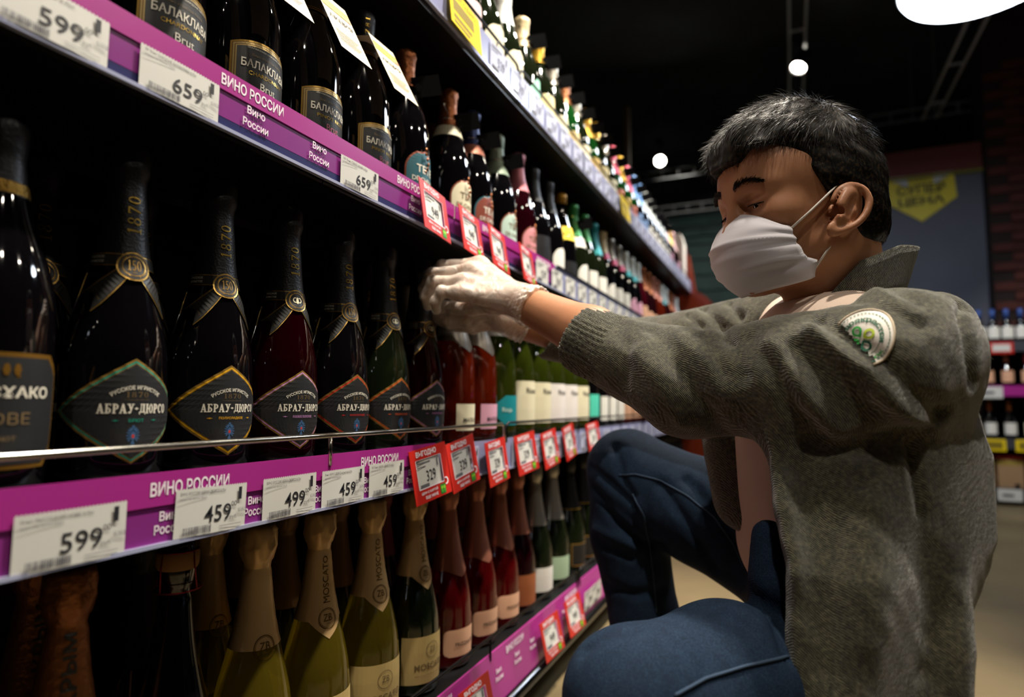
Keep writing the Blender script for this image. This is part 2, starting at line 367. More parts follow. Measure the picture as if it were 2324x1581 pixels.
# end panel, orange-brown, curving out below the top shelf
ep = [(-.5, 0), (.2, 0), (.2, .86)] + [(.01+.19*math.cos(a), .86+.42*math.sin(a)) for a in np.linspace(.12, 1.5, 12)] + [(-.01, 1.5), (-.5, 1.5)]
MB().prism(ep, Y1+.002, Y1+.05, mat('end_panel_brown', '#8a3014', .35, coat=.4)).build('end_panel', gd, auto=40)
# guard rails (bent wire)
def guard(n, y0, y1, h, m, x=.002, r=.0028, every=.45):
    z = SH[n]
    pts = [(x, y0, z-.004), (x, y0, z+h-.012), (x, y0+.004, z+h-.003), (x, y0+.012, z+h), (x, y1-.012, z+h), (x, y1-.004, z+h-.003), (x, y1, z+h-.012), (x, y1, z-.004)]
    mb = MB().tube(pts, r, m, 8)
    y = y0+every
    while y < y1-.1: mb.tube([(x, y, z-.004), (x, y, z+h)], r*.8, m, 6); y += every
    mb.build('guard_rail', gd, smooth=True)
y3 = yat(1146, .002, .59)
guard(3, -.3, y3-.004, .032, M_CHROME, r=.0034); guard(3, y3+.006, 2.33, .034, M_WIRE); guard(3, 2.35, 3.6, .034, M_WIRE)
y2 = yat(1262, .002, .97)
guard(2, y2, y2+.95, .046, M_WIRE, every=.3); guard(2, y2+.97, 3.6, .046, M_WIRE, every=.3)
y1 = yat(1178, .002, 1.36)
guard(1, -.3, y1-.004, .075, M_WIRE); guard(1, y1+.006, y1+1.0, .075, M_WIRE); guard(1, y1+1.02, 3.6, .075, M_WIRE)
guard(4, -.3, 1.55, .038, M_WIRE); guard(4, 1.57, 3.6, .038, M_WIRE)
# price rails along the front edges
FX = .0015
def strip(y0, y1, z0, z1, m, name, x0=-.002, x1=.0, parent=gd): return MB().box((x0, y0, z0), (x1, y1, z1), m).build(name, parent)
def words(parent, lines, m, x, y, z, h, w=None, name='lettering', bold=.012, align='c', gap=1.35):
    mb = MB()
    for i, t in enumerate(lines):
        mb.add(*flat(place2(text2d(t, bold), y, z-i*h*gap, h, w[i] if w else None, align=align), x), m)
    return mb.build(name, parent)
# third shelf: magenta header over purple insert
e3 = yat(985, 0, .55)
s = strip(-.3, e3, .536, .5655, M_PUR, 'header_strip', .0008, .0022)
for u in (432, 860): words(s, ['ВИНО РОССИИ'], M_INK_W, .0026, yat(u, 0, .548), .5510, .0125, [.083], bold=.02)
h = strip(-.3, e3, .5035, .5365, M_PUR2, 'ticket_holder', -.002, .0008)
for u in (385, 580, 727, 836, 935): words(h, ['Вино', 'России'], M_INK_W, .0012, yat(u, 0, .52), .5265, .0085, [.022, .031], bold=.015)
strip(-.3, e3, .5, .5036, M_EDGE, 'holder_lip', -.002, .004)
h = strip(e3+.001, Y1, .503, .560, M_HOLD, 'ticket_holder', -.002, .0008); strip(e3+.001, Y1, .4995, .503, M_EDGE, 'holder_lip', -.002, .004)
# second shelf
e2 = yat(1030, 0, .95); e2b = yat(1257, 0, .95)
for (a, b, us) in ((-.3, e2-.002, ((573, 0), (935, 0))), (e2+.002, e2b, ((1115, 0), (1232, 0)))):
    s = strip(a, b, .9415, .9630, M_PUR, 'header_strip', .0008, .0022)
    for u, _ in us: words(s, ['ВИНО РОССИИ'], M_INK_W, .0026, yat(u, 0, .95), .9525, .0118, [.083], bold=.02)
    h = strip(a, b, .914, .9415, M_PUR2, 'ticket_holder', -.002, .0008)
strip(-.3, e2b, .904, .9145, M_NAVY, 'holder_base', -.002, .0006); strip(-.3, e2b, .9005, .9041, M_EDGE, 'holder_lip', -.002, .004)
for u in (578, 722, 940): words(h, ['Вино', 'России'], M_INK_W, .0024, yat(u, 0, .93), .9350, .0087, [.024, .034], bold=.015, gap=1.62)
strip(e2b+.001, Y1, .904, .962, M_HOLD, 'ticket_holder', -.002, .0008); strip(e2b+.001, Y1, .9005, .904, M_EDGE, 'holder_lip', -.002, .004)
# top shelf
strip(-.3, Y1, 1.275, 1.334, M_HOLD, 'ticket_holder', -.002, .0008); strip(-.3, Y1, 1.270, 1.275, M_EDGE, 'holder_lip', -.002, .004)
# bottom shelf: magenta strip leaning out
def lean(mb): 
    for i, v in enumerate(mb.v): v = v.copy(); t = np.clip((.172-v[:, 2])/.09, 0, 1.2); v[:, 0] += t*.012; mb.v[i] = v
    return mb
lean(MB().box((-.002, -.3, .083), (.0008, Y1, .172), M_PUR)).build('header_strip', gd)
s = gd.children[-1]
for u in (990, 1165, 1292): 
    lean(MB().add(*flat(place2(text2d('ВИНО РОССИИ', .02), yat(u, 0, .15), .158, .0125, .083), .0022), M_INK_W)).build('lettering', s)
for u in (1130, 1172, 1206, 1278, 1310): 
    lean(MB().add(*flat(place2(text2d('Вино', .015), yat(u, .005, .12), .137, .0085, .022), .0022), M_INK_W).add(*flat(place2(text2d('России', .015), yat(u, .005, .12), .124, .0085, .031), .0022), M_INK_W)).build('lettering', s)
lean(MB().box((-.002, -.3, .079), (.004, Y1, .083), M_WIRE)).build('holder_lip', gd)
# ------------------------------------------------------------------ price tickets
M_PAPER = mat('ticket_paper', '#c9c9c4', 0.55, coat=.25); M_PAPER2 = mat('ticket_paper_far', '#aeb2cc', .5, coat=.3)
M_DIG = mat('ink_black', '#1c1c24', 0.6); M_GRY = mat('ink_grey', '#5c5c62', 0.7)
M_RED = mat('promo_red', '#b8241a', 0.4, coat=.3); M_GRN = mat('promo_green', '#1d7a2b', .5); M_LIME = mat('promo_lime', '#8ecb2e', .5)
def ticket_geo(price, w=.08, h=.047, name='ВИНО РОССИИ АБРАУ-ДЮРСО 0.75л', sub='игристое белое брют', sheet=M_PAPER, detail=True):
    n = 10; teeth = 28
    p = MB(); V = []; F = []
    for i in range(n+1):
        y = -w/2+w*i/n; b = .0012*math.sin(math.pi*i/n)
        V += [(b, y, 0), (b, y, h)]
    for i in range(n): F.append((2*i, 2*i+2, 2*i+3, 2*i+1))
    p.add(V, F, sheet)
    V = []; F = []
    if detail:
        for i in range(teeth):                # perforated top edge
            y = -w/2+w*i/teeth; b = .0012*math.sin(math.pi*(i+.5)/teeth); k = len(V)
            V += [(b, y, h-.0001), (b, y+w/teeth, h-.0001), (b, y+w/teeth*.5, h+.0012)]; F.append((k, k+1, k+2))
        p.add(V, F, sheet)
    ink = MB(); x = .0016
    ink.add(*flat(place2(text2d(price, .004), w*.07, h*.42, h*.36, w*.38), x), M_DIG)
    if detail:
        ink.add(*flat(place2(text2d('00'), w*.30, h*.58, h*.11), x), M_DIG).add(*flat(place2(text2d('руб.'), w*.30, h*.28, h*.1), x), M_DIG)
        ink.add(*flat(place2(text2d(name), -w*.46, h*.9, h*.085, w*.62, align='l'), x), M_DIG)
        ink.add(*flat(place2(text2d(sub), -w*.46, h*.79, h*.06, w*.36, align='l'), x), M_GRY)
        ink.add(*flat(rect2(w*.36, h*.66, w*.41, h*.94), x), M_DIG)
        r = random.Random(price); y = -w*.4; bars = []
        while y < -w*.02:
            t = r.choice((.0004, .0007, .001)); bars.append(rect2(y, h*.04, y+t, h*.2)); y += t + r.choice((.0004, .0007))
        ink.add(*flat(join2(bars), x), M_GRY)
        ink.add(*flat(join2([rect2(w*.1, h*.05, w*.42, h*.06), rect2(w*.1, h*.12, w*.42, h*.13)]), x), M_GRY)
        ink.add(*flat(place2(text2d('00245311'), w*.43, h*.42, h*.25, w*.05, rot=math.pi/2), x), M_GRY)
    else:
        ink.add(*flat(join2([rect2(-w*.44, h*.86, w*.1, h*.9), rect2(-w*.44, h*.74, -w*.1, h*.77), rect2(w*.36, h*.66, w*.41, h*.92), rect2(-w*.4, h*.05, -w*.05, h*.18)]), x), M_GRY)
    return p, ink
def ticket(y, z, label, price, x=.0035, w=.08, h=.047, roll=0, group=None, **k):
    t = thing('price_ticket', label, 'price tag', (x, y, z), group=group); t.rotation_euler = (roll, 0, 0)
    p, ink = ticket_geo(price, w, h, **k); p.build('paper', t); ink.build('print', t); return t
def tk(u, n, *a, **k): z = {3: .526, 2: .925}[n]; return ticket(yat(u, .003, z), *a, **k)
tk(166, 3, .502, 'white price ticket reading 599 at the left end of the third shelf rail', '599', h=.0425, name='Вино ВЫСОЦКИЙ НОВЕ 0.75л', w=.083)
tk(480, 3, .503, 'white price ticket reading 459 set left of the 499 ticket', '459', h=.0435, roll=R(-1.5))
tk(659, 3, .5025, 'white price ticket reading 499 on the purple third shelf rail', '499', h=.0435, sub='игристое белое п/сл')
tk(780, 3, .503, 'white price ticket reading 459 set right of the 499 ticket', '459', h=.0425, name='Вино АБРАУ-ДЮРСО игристое 0.75л', sub='красное полусладкое')
tk(878, 3, .5025, 'white price ticket reading 459 touching the first red promo card', '459', h=.0435, name='ВР Вино АБРАУ-ДЮРСО 0.75л', sub='игристое бел п/сл')
tk(120, 2, .9035, 'white price ticket reading 599 in the top left corner', '599', h=.039, w=.085, name='ВР Вино игристое 0.75л')
tk(412, 2, .9035, 'white price ticket reading 659 below the gold-framed chardonnay label', '659', h=.038, w=.082, name='ВР Вино ШАРДОНЕ БАЛАКЛАВА 0.75л')
tk(817, 2, .9035, 'white price ticket reading 659 in the middle of the second shelf rail', '659', h=.038, w=.078, name='ВР Вино ПИНО НУАР 0.75л')
# red promo cards with a window, the ticket showing through
def promo_proto(price):
    t = thing('promo_card', 'red card', 'price tag'); w, h = .094, .08
    o = beveled_box((0, 0, 0), (.001, 1, 1), M_RED, .0002, 1)
    fr = MB()
    fr.box((0, -w/2, -h), (.0012, w/2, -h+.020), M_RED).box((0, -w/2, -.016), (.0012, w/2, 0), M_RED).box((0, -w/2, -h+.020), (.0012, -w/2+.012, -.016), M_RED).box((0, w/2-.017, -h+.020), (.0012, w/2, -.016), M_RED)
    fr.build('frame', t)
    bd_ = .0022
    MB().add(*flat(join2([rect2(-w/2+.012, -h+.020, w/2-.017, -h+.0215), rect2(-w/2+.012, -.0165, w/2-.017, -.016), rect2(-w/2+.0118, -h+.020, -w/2+.013, -.016), rect2(w/2-.0175, -h+.020, w/2-.0165, -.016)]), .0014), M_INK_W).build('window_border', t)
    p, ink = ticket_geo(price, .0635, .045, detail=False); pp = p.build('paper', t); pk = ink.build('print', pp); pp.location = (-.0012, -.004, -h+.0185)
    MB().add(*flat(place2(text2d('ВЫГОДНО', .03), -.006, -.0085, .010, .052), .0016), M_INK_W).add(*flat(place2(text2d('ЦЕНА С КАРТОЙ', .03), -.010, -h+.0145, .0055, .042), .0016), M_INK_W).add(*flat(place2(text2d('ЕЩЕ НИЖЕ', .03), -.006, -h+.0065, .0055, .032), .0016), M_INK_W).build('lettering', t)
    MB().add(*flat(rect2(.0175, -h+.003, .0315, -h+.0175), .0016), M_GRN).add(*flat(join2([disc2(.0215, -h+.0125, .0028, .0028), disc2(.0275, -h+.0125, .0028, .0028)]), .0019), M_LIME).add(*flat(join2([disc2(.0215, -h+.0075, .0028, .0028), disc2(.0275, -h+.0075, .0022, .0022)]), .0019), mat('promo_mid', '#49a832', .5)).build('logo', t)
    MB().add(*flat(ring2(.0345, -h+.0205, .006, .006, .0022, .0022, -110, 120, 16), .0019), M_INK_W).build('hook_mark', t)
    return t
PP = {p: promo_proto(p) for p in ('329', '949')}; used = set()
def promo(y, z, x, roll, tilt, label, which='329', twist=0):
    t = PP[which] if which not in used else copy_tree(PP[which]); used.add(which)
    t.location = (x, y, z); t.rotation_euler = (roll, tilt, twist); tag(t, label, 'price tag', 'red promo cards on the price rails'); return t
ORD = ['first', 'second', 'third', 'fourth', 'fifth', 'sixth', 'seventh', 'eighth', 'ninth', 'tenth', 'eleventh', 'twelfth', 'thirteenth', 'fourteenth', 'fifteenth', 'sixteenth', 'seventeenth', 'eighteenth', 'nineteenth', 'twentieth']
ORD += ['twenty-'+o for o in ORD[:9]] + ['thirtieth'] + ['thirty-'+o for o in ORD[:9]]
for i, (u, dz, roll, nm) in enumerate(((975, 0, R(7), 'red promo card reading 329, first from the left on the third shelf'), (1048, .006, R(9), 'red promo card overlapping the right side of the 329 card'), (1128, -.002, R(5), 'red promo card left of the gap on the third shelf'), (1194, .004, R(6), 'red promo card under the teal leaf-shaped label'), (1248, .004, R(7), 'red promo card under the first cream labels'), (1292, .012, R(8), 'raised red promo card just left of the man\'s knee'), (1347, .014, R(5), 'red promo card half hidden by the man\'s knee'))):
    promo(yat(u, .012, .53), .562+dz, .006, roll, R(-7), nm, '329', R(-4+3*(i % 3)))
for i, (u, dz, nm) in enumerate(((985, .004, 'red promo card reading 949, leftmost on the second shelf'), (1068, .0, 'red promo card right above the gloved hand'), (1130, -.003, 'red promo card third on the second shelf, above the wrist'), (1196, -.004, 'red promo card right of the glove cuff on the second shelf'))):
    promo(yat(u, .012, .93), .962+dz, .007, R(-2), R(-10), nm, '949', R(6))
for i, (u, nm) in enumerate(((1078, 'red promo card on the bottom rail at the lower edge of the photo'), (1248, 'red promo card in the middle of the bottom rail'), (1300, 'red promo card on the bottom rail beside the man\'s shin'))):
    promo(yat(u, .02, .12), .163, .016, R(3), R(-12), nm, '949', R(-5))
# plain tickets in rows farther along
def far_tickets(n, ys, z, h, w, wherefmt, sheet, grp):
    p, ink = ticket_geo('529', w, h, sheet=sheet, detail=False); r = None
    for i, y in enumerate(ys):
        if r is None:
            r = thing('price_ticket', 't', 'price tag', (.003, y, z)); p.build('paper', r); ink.build('print', r); t = r
        else: t = copy_tree(r); t.location = (.003, y, z)
        tag(t, wherefmt % ORD[i], 'price tag', grp)
far_tickets(2, [yat(1228, 0, .93)+i*.1 for i in range(18) if yat(1228, 0, .93)+i*.1 < 3.6], .904, .046, .075, '%s plain white ticket after the purple part of the second shelf', M_PAPER, 'plain tickets on the second shelf')
far_tickets(1, [yat(1130, 0, 1.3)+i*.1 for i in range(28) if yat(1130, 0, 1.3)+i*.1 < 3.62], 1.276, .054, .082, '%s bluish white ticket from the near end of the top shelf', M_PAPER2, 'plain tickets on the top shelf')
far_tickets(3, [yat(1060, 0, .53)+i*.11 for i in range(24) if yat(1060, 0, .53)+i*.11 < 3.6], .503, .05, .075, '%s lilac white ticket behind the third shelf promo cards', M_PAPER2, 'plain tickets on the third shelf')
for i, u in enumerate((1334, 1352)): ticket(yat(u, .01, .12), .095, 'white ticket on the bottom rail, %s after the red promo cards' % ORD[i], '399', x=.014, detail=False)
# yellow promo leaflets on the top shelf rail
M_YEL = mat('promo_yellow', '#e6c90f', .45, coat=.2); M_YINK = mat('promo_yellow_ink', '#7c6a12', .6)
for i, (u, dy, nm) in enumerate(((1045, 0, 'yellow promo card at the near end of the top shelf rail'), (1412, .0, 'yellow promo card midway along the top shelf rail'))):
    t = thing('promo_card', nm, 'price tag', (.006, yat(u, 0, 1.3), 1.335)); t.rotation_euler = (R(-3), R(-8), 0)
    MB().box((0, -.055, -.075), (.0012, .055, 0), M_YEL).build('sheet', t)
    MB().add(*flat(join2([place2(text2d('ВЫГОДНО', .02), 0, -.012, .012, .08), rect2(-.045, -.045, .03, -.022), rect2(-.045, -.06, .02, -.052), rect2(-.045, -.07, .01, -.064)]), .0015), M_YINK).build('print', t)
# ------------------------------------------------------------------ bottles
def glass(name, col, rough=.03, trans=.0, **k): return mat(name, col, rough, spec=.6, trans=trans, ior=1.46, coat=.5, **k)
G_BLACK = glass('glass_black', '#060507')
G_DKRED = glass('glass_dark_red', '#1a0206')
G_OLIVE = glass('glass_olive', '#10160a')
def liquid(name, col, deep, w=.85, body=.06):
    """coloured wine behind clear glass: a tinted refracting shell with some body of its own"""
    if name in MATS: return MATS[name]
    m = bpy.data.materials.new(name); m.use_nodes = True; nt = m.node_tree; b = nt.nodes['Principled BSDF']; out = nt.nodes['Material Output']
    b.inputs['Base Color'].default_value = (*lin(col), 1); b.inputs['Roughness'].default_value = .02; b.inputs['Transmission Weight'].default_value = w
    b.inputs['IOR'].default_value = 1.36; b.inputs['Coat Weight'].default_value = .6; b.inputs['Coat Roughness'].default_value = .02
    t = nt.nodes.new('ShaderNodeBsdfTranslucent'); t.inputs['Color'].default_value = (*lin(deep), 1)
    mx = nt.nodes.new('ShaderNodeMixShader'); mx.inputs[0].default_value = body
    nt.links.new(b.outputs[0], mx.inputs[1]); nt.links.new(t.outputs[0], mx.inputs[2]); nt.links.new(mx.outputs[0], out.inputs[0])
    MATS[name] = m; return m
G_YEL = liquid('wine_yellow', '#cdb53a', '#b5a21c', .92, .11); G_GRN = liquid('wine_green', '#6a7c22', '#6c821c', .88, .03); G_ROSE = liquid('wine_rose', '#a8141a', '#8a0c0c')
G_ORG = liquid('wine_orange', '#a83410', '#a83008'); G_PINK = liquid('wine_pink', '#8a1230', '#7c0a20'); G_RUBY = liquid('wine_ruby', '#33020a', '#5a0410', .8, .04)
F_BLACK = mat('foil_black', '#141417', .42, .25, bump=('voronoi', 420, .35, .0006)); F_GOLD = mat('foil_gold', '#c6a474', .36, .45, bump=('voronoi', 300, .12, .0005))
F_COPPER = mat('foil_copper', '#9a5a34', .34, .7, bump=('noise', 160, .7, .002)); F_ROSE = mat('foil_rose', '#b0705c', .36, .5, bump=('voronoi', 300, .1, .0005)); F_ORANGE = mat('foil_orange', '#84502c', .36, .6, bump=('noise', 160, .8, .002))
F_SILV = mat('foil_silver', '#a9a49a', .3, .7); F_PINKM = mat('foil_pink', '#c8506a', .3, .5); F_BLUE = mat('foil_blue', '#6f9bd0', .3, .4); F_GREEN = mat('foil_green', '#2e7a3a', .35, .5)
F_TEAL = mat('foil_teal', '#1a7f83', .35, .4); F_CREAM = mat('foil_cream', '#c9b48c', .4, .25); F_BRIGHT = mat('foil_bright_gold', '#d6a83a', .28, .7); F_WHITE = mat('foil_white', '#dfe4de', .4, .1)
F_MAG = mat('foil_magenta', '#8c1440', .35, .4); F_DK = mat('foil_charcoal', '#2b2b2e', .4, .4); F_DBLUE = mat('foil_deep_blue', '#1c2c5c', .35, .5)
L_BLACK = mat('label_black', '#1b1c1e', .5, bump=('noise', 900, .1, .0003)); L_GOLD = mat('label_gold', '#b8924a', .3, .75); L_CREAM = mat('label_cream', '#d9d2b4', .55); L_WHITE = mat('label_white', '#dcdad2', .55)
L_PINK = mat('label_pink', '#cf9ab0', .5); L_BLUSH = mat('label_blush', '#d9a888', .5); L_PALEG = mat('label_pale_gold', '#c2aa70', .45, .2); L_TEAL = mat('label_teal', '#137f88', .45); L_MINT = mat('label_mint', '#b8d0c4', .5)
L_BROWN = mat('label_brown', '#7a3624', .5); L_DTEAL = mat('label_deep_teal', '#1f5763', .45); L_COPR = mat('label_copper_rim', '#8a4a36', .35, .5)
I_GOLD = mat('print_gold', '#caa648', .28, .8); I_CREAM = mat('print_cream', '#ddd8c8', .5); I_BROWN = mat('print_brown', '#6e5b3c', .5); I_BLACK = mat('print_black', '#23211f', .5); I_BLUE = mat('print_blue', '#33567e', .5); I_REDP = mat('print_red', '#b03028', .5)
for _n, _c, _r, _m in (('foil_near_black', '#101012', .4, .2), ('foil_dim_rose', '#8a4a4e', .4, .4), ('foil_dark_silver', '#6e6860', .35, .6), ('print_bronze', '#6e5418', .3, .7), ('label_old_gold', '#8a6424', .35, .6), ('label_light_gold', '#cdb078', .3, .7)): mat(_n, _c, _r, _m)
mat('glass_green', '#0d3a12', .03, spec=.6, coat=.5)
ABRAU = ([0,.003,.008,.02,.10,.12,.14,.16,.18,.20,.22,.25,.285,.288,.293,.308,.314,.319], [.036,.0415,.0437,.044,.044,.0427,.0390,.0342,.0295,.0250,.0216,.0188,.0170,.0174,.0184,.0184,.0172,.0135])
CHAMP = ([0,.003,.008,.02,.125,.150,.165,.185,.203,.220,.237,.258,.270,.274,.284,.290,.296,.301], [.036,.0425,.0445,.045,.045,.0437,.0415,.0362,.0302,.0245,.0202,.0172,.0164,.0170,.0174,.0172,.0166,.0130])
MOSC = ([0,.003,.008,.02,.09,.12,.15,.18,.20,.22,.24,.26,.275,.278,.290,.306,.312,.318], [.036,.0425,.0445,.045,.045,.0425,.0362,.0286,.0240,.0203,.0176,.0156,.0149,.0171,.0177,.0175,.0170,.0150])
def pr(prof): return lambda z: np.interp(z, prof[0], prof[1])
def lathe_pts(prof, z0=None, z1=None, off=0.0, extra=14):
    zs = sorted(set([z for z in prof[0]] + list(np.linspace(prof[0][0], prof[0][-1], extra))))
    if z0 is not None: zs = [z0]+[z for z in zs if z > z0+1e-5]
    if z1 is not None: zs = [z for z in zs if z < z1-1e-5]+[z1]
    f = pr(prof); return [(float(f(z))+off, float(z)) for z in zs]
def smoothprof(prof, n=40):      # Catmull-style resampling keeps shoulders round
    z, r = np.array(prof[0]), np.array(prof[1]); d = np.gradient(r, z); zz = np.concatenate([z[:4], np.linspace(z[3], z[12], n)[1:-1], z[12:]])
    rr = []
    for q in zz:
        i = min(max(np.searchsorted(z, q)-1, 0), len(z)-2); h = z[i+1]-z[i]; t = (q-z[i])/h
        if i < 3 or i > 11: rr.append(r[i]+(r[i+1]-r[i])*t); continue
        rr.append((2*t**3-3*t**2+1)*r[i]+(t**3-2*t*t+t)*h*d[i]+(-2*t**3+3*t*t)*r[i+1]+(t**3-t*t)*h*d[i+1])
    return (list(zz), rr)
ABRAU, CHAMP, MOSC = smoothprof(ABRAU), smoothprof(CHAMP), smoothprof(MOSC)
def wrap(vf, prof, off, az=0.0, rref=None):
    V, F = vf; f = pr(prof); rr = f(V[:, 1]); a = az + V[:, 0]/(rref or float(f(V[:, 1].mean()))); r = rr+off
    return np.stack([r*np.cos(a), r*np.sin(a), V[:, 1]], 1), F
def patch(fn, z0, z1, nz=10, ns=18):
    """ruled patch between left(z) and right(z)"""
    V = []; F = []
    for i in range(nz+1):
        z = z0+(z1-z0)*i/nz; a, b = fn(z)
        for j in range(ns+1): V.append((a+(b-a)*j/ns, z))
    for i in range(nz):
        for j in range(ns):
            k = i*(ns+1)+j; F.append((k, k+1, k+ns+2, k+ns+1))
    return np.array(V), F
def rectp(w, z0, z1, nz=3, ns=14): return patch(lambda z: (-w/2, w/2), z0, z1, nz, ns)
def diamond(hw, zc, up, dn, d=0.0):
    # an onion-shaped diamond: sides bow outwards
    def fn(z):
        t = (z-zc)/(up-d) if z >= zc else (zc-z)/(dn-d)
        t = min(max(t, 0), 1); wv = (hw-d*1.5)*(1-t)*(1+.12*t); return -wv, wv
    return patch(fn, zc-dn+d, zc+up-d, 16, 18)
def crinkle(amp, n1=9, z0=.27):
    return lambda a, z: amp*(1.6+math.sin(a*n1+z*300)+.6*math.sin(a*5-z*700+1))*(1 if z > z0 else .12)
def foil_mesh(prof, z0, m, amp=.0005, point=0.0, top=None, n=40, cr=.285):
    zt = prof[0][-1]; pts = lathe_pts(prof, z0, zt, .0006); V = []; F = []
    w_ = crinkle(amp, 9, cr)
    for i, (r, z) in enumerate(pts):
        for k in range(n):
            a = 2*math.pi*k/n; zz = z
            if point and i == 0: zz = z - point*max(0, 1-abs(((a+math.pi) % (2*math.pi))-math.pi)/.85)
            rr = float(pr(prof)(zz))+.0006 if i == 0 else r
            rr += w_(a, z); V.append((rr*math.cos(a), rr*math.sin(a), zz))
    for i in range(len(pts)-1):
        for k in range(n): F.append((i*n+k, i*n+(k+1) % n, (i+1)*n+(k+1) % n, (i+1)*n+k))
    F.append(tuple((len(pts)-1)*n+k for k in range(n)))
    return MB().add(V, F, m)
def base(prof, gm, foil=None, fz=.2, name='wine_bottle', amp=.0005, point=0.0, n=40):
    t = thing(name, 'bottle', 'bottle')
    MB().lathe([(.0, .006)]+[(.030, .001)]+lathe_pts(prof, None, None), gm, n, cap=False).build('body', t, smooth=True)
    if foil: foil_mesh(prof, fz, foil, amp, point, n=n).build('foil', t, smooth=True)
    return t
def abrau(ac, gm, badge='150', sub='БРЮТ', rows=2):
    p = ABRAU; t = base(p, gm, F_BLACK, .199, amp=.0004)
    MB().add(*wrap(place2(slab2d('1870', .16), 0, .247, .010, .036, rot=math.pi/2), p, .0016, R(2), .0175), I_GOLD).build('year_print', t.children[-1])
    # ribbon: band, bow tails and round seal
    rb = MB(); rr = .026
    def rib(off, m, g, sg):
        def band(z): return (-.072+g, .072-g)
        rb.add(*wrap(patch(band, .1955+g, .2075-g, 2, 30), p, off, 0, rr), m)
        for s in (-1, 1):
            V = []; n = 10
            for i in range(n+1):
                q = i/n; cx = s*(.004+.024*q); cz = .196-.030*q; hw = (.0042+.0042*q)-g
                V += [(cx-s*hw*.75, cz-hw*.9), (cx+s*hw*.75, cz+hw*.9)]
            F = [(2*i, 2*i+2, 2*i+3, 2*i+1) for i in range(n)]
            # swallow tail notch
            a, b = V[-2], V[-1]; k = len(V); m_ = ((a[0]+b[0])/2-s*.001, (a[1]+b[1])/2+.003)
            V += [(a[0]+s*.006-g*s, a[1]-.0075+g), m_, (b[0]+s*.0075-g*s, b[1]-.004+g)]; F += [(k-2, k, k+1), (k-1, k+1, k+2), (k-2, k+1, k-1)]
            V, F = np.array(V), F; rb.add(*wrap((V, F), p, off, 0, .028), m)
    rib(.0011, L_GOLD, 0, 0); rib(.0014, mat('ribbon_black', '#2c2c2b', .35, .3), .0009, 0)
    rb.add(*wrap(disc2(0, .1965, .0138, .0138), p, .0022, 0, rr), L_GOLD).add(*wrap(disc2(0, .1965, .0122, .0122), p, .0025, 0, rr), L_BLACK).add(*wrap(ring2(0, .1965, .0094, .0094, .0006, .0006, 0, 360, 28), p, .0028, 0, rr), L_GOLD)
    if badge == '150': rb.add(*wrap(place2(slab2d('150', .05), 0, .1972, .0098, .0108), p, .0029, 0, rr), L_GOLD).add(*wrap(place2(text2d('ЛЕТ'), 0, .1902, .0014), p, .0029, 0, rr), L_GOLD)
    else: rb.add(*wrap(join2([disc2(0, .1965, .0016, .0044, 8), ring2(-.0028, .197, .0028, .0034, .0011, .0011, 60, 300, 8), ring2(.0028, .197, .0028, .0034, .0011, .0011, -120, 120, 8), rect2(-.003, .1935, .003, .1945)]), p, .0029, 0, rr), L_CREAM)
    rb.add(*wrap(arc2(text2d('РУССКИЙ ВИННЫЙ ДОМ'), 0, .1965, .0100, .0014, .056), p, .0029, 0, rr), L_GOLD)
    for z, s_ in ((.2038, 'РУССКОЕ'), (.1995, 'ИГРИСТОЕ')): rb.add(*wrap(place2(text2d(s_), -.031, z, .0024, .014), p, .0017, 0, rr), I_CREAM)
    rb.build('ribbon', t)
    lb = MB(); H = (.067, .063, .047, .047); r0 = .044
    lb.add(*wrap(diamond(H[0], H[1], H[2], H[3]), p, .0003, 0, r0), L_GOLD).add(*wrap(diamond(H[0]-.0035, H[1], H[2]-.0022, H[3]-.0022), p, .0005, 0, r0), ac).add(*wrap(diamond(H[0]-.0065, H[1], H[2]-.0040, H[3]-.0040), p, .0007, 0, r0), L_GOLD).add(*wrap(diamond(H[0]-.0080, H[1], H[2]-.0050, H[3]-.0050), p, .0009, 0, r0), L_BLACK)
    lb.build('label', t); L = t.children[-1]
    o = .0013; pm = MB()
    pm.add(*wrap(place2(slab2d('АБРАУ-ДЮРСО', .05), .002, .0645, .0095, .060), p, o, 0, r0), I_CREAM)
    pm.add(*wrap(arc2(text2d('РУССКОЕ ИГРИСТОЕ', .012), .002, .050, .034, .0036, .044), p, o, 0, r0), I_CREAM)
    pm.add(*wrap(place2(slab2d('1870', .14), .002, .0775, .005, .018), p, o, 0, r0), mat('print_dim_gold', '#7d6844', .4, .4))
    pm.add(*wrap(place2(text2d('РУССКИЙ ВИННЫЙ ДОМ'), .002, .0728, .0011, .020), p, o, 0, r0), I_BROWN)
    pm.add(*wrap(place2(text2d(sub, .02), .002, .0545, .0030, .0125 if len(sub) < 6 else .026), p, o, 0, r0), ac)
    wl = .016 if len(sub) < 6 else .0215
    pm.add(*wrap(join2([rect2(.002+s*wl-.0025, .0543, .002+s*wl+.0025, .0548) for s in (-1, 1)]+[disc2(.002+s*wl, .05455, .0012, .0008, 6) for s in (-1, 1)]), p, o, 0, r0), ac)
    # double-headed emblem
    pm.add(*wrap(join2([*[place2(rect2(0, 0, 1, 1), sx*(.0016+.0022*math.cos(a)), .0415+.0050*math.sin(a), .0011, .0030, rot=(a if sx > 0 else math.pi-a)) for sx in (-1, 1) for a in np.linspace(-1.0, 1.3, 6)], disc2(0, .041, .0022, .0042, 10), disc2(0, .0335, .0016, .0036, 8), disc2(-.0013, .0468, .0012, .0014, 8), disc2(.0013, .0468, .0012, .0014, 8), disc2(0, .049, .0013, .0011, 8)]), p, o, 0, r0), I_BLUE)
    pm.add(*wrap(disc2(0, .0405, .0012, .0018, 10), p, o+.0001, 0, r0), I_REDP)
    pm.build('label_print', L)
    return t
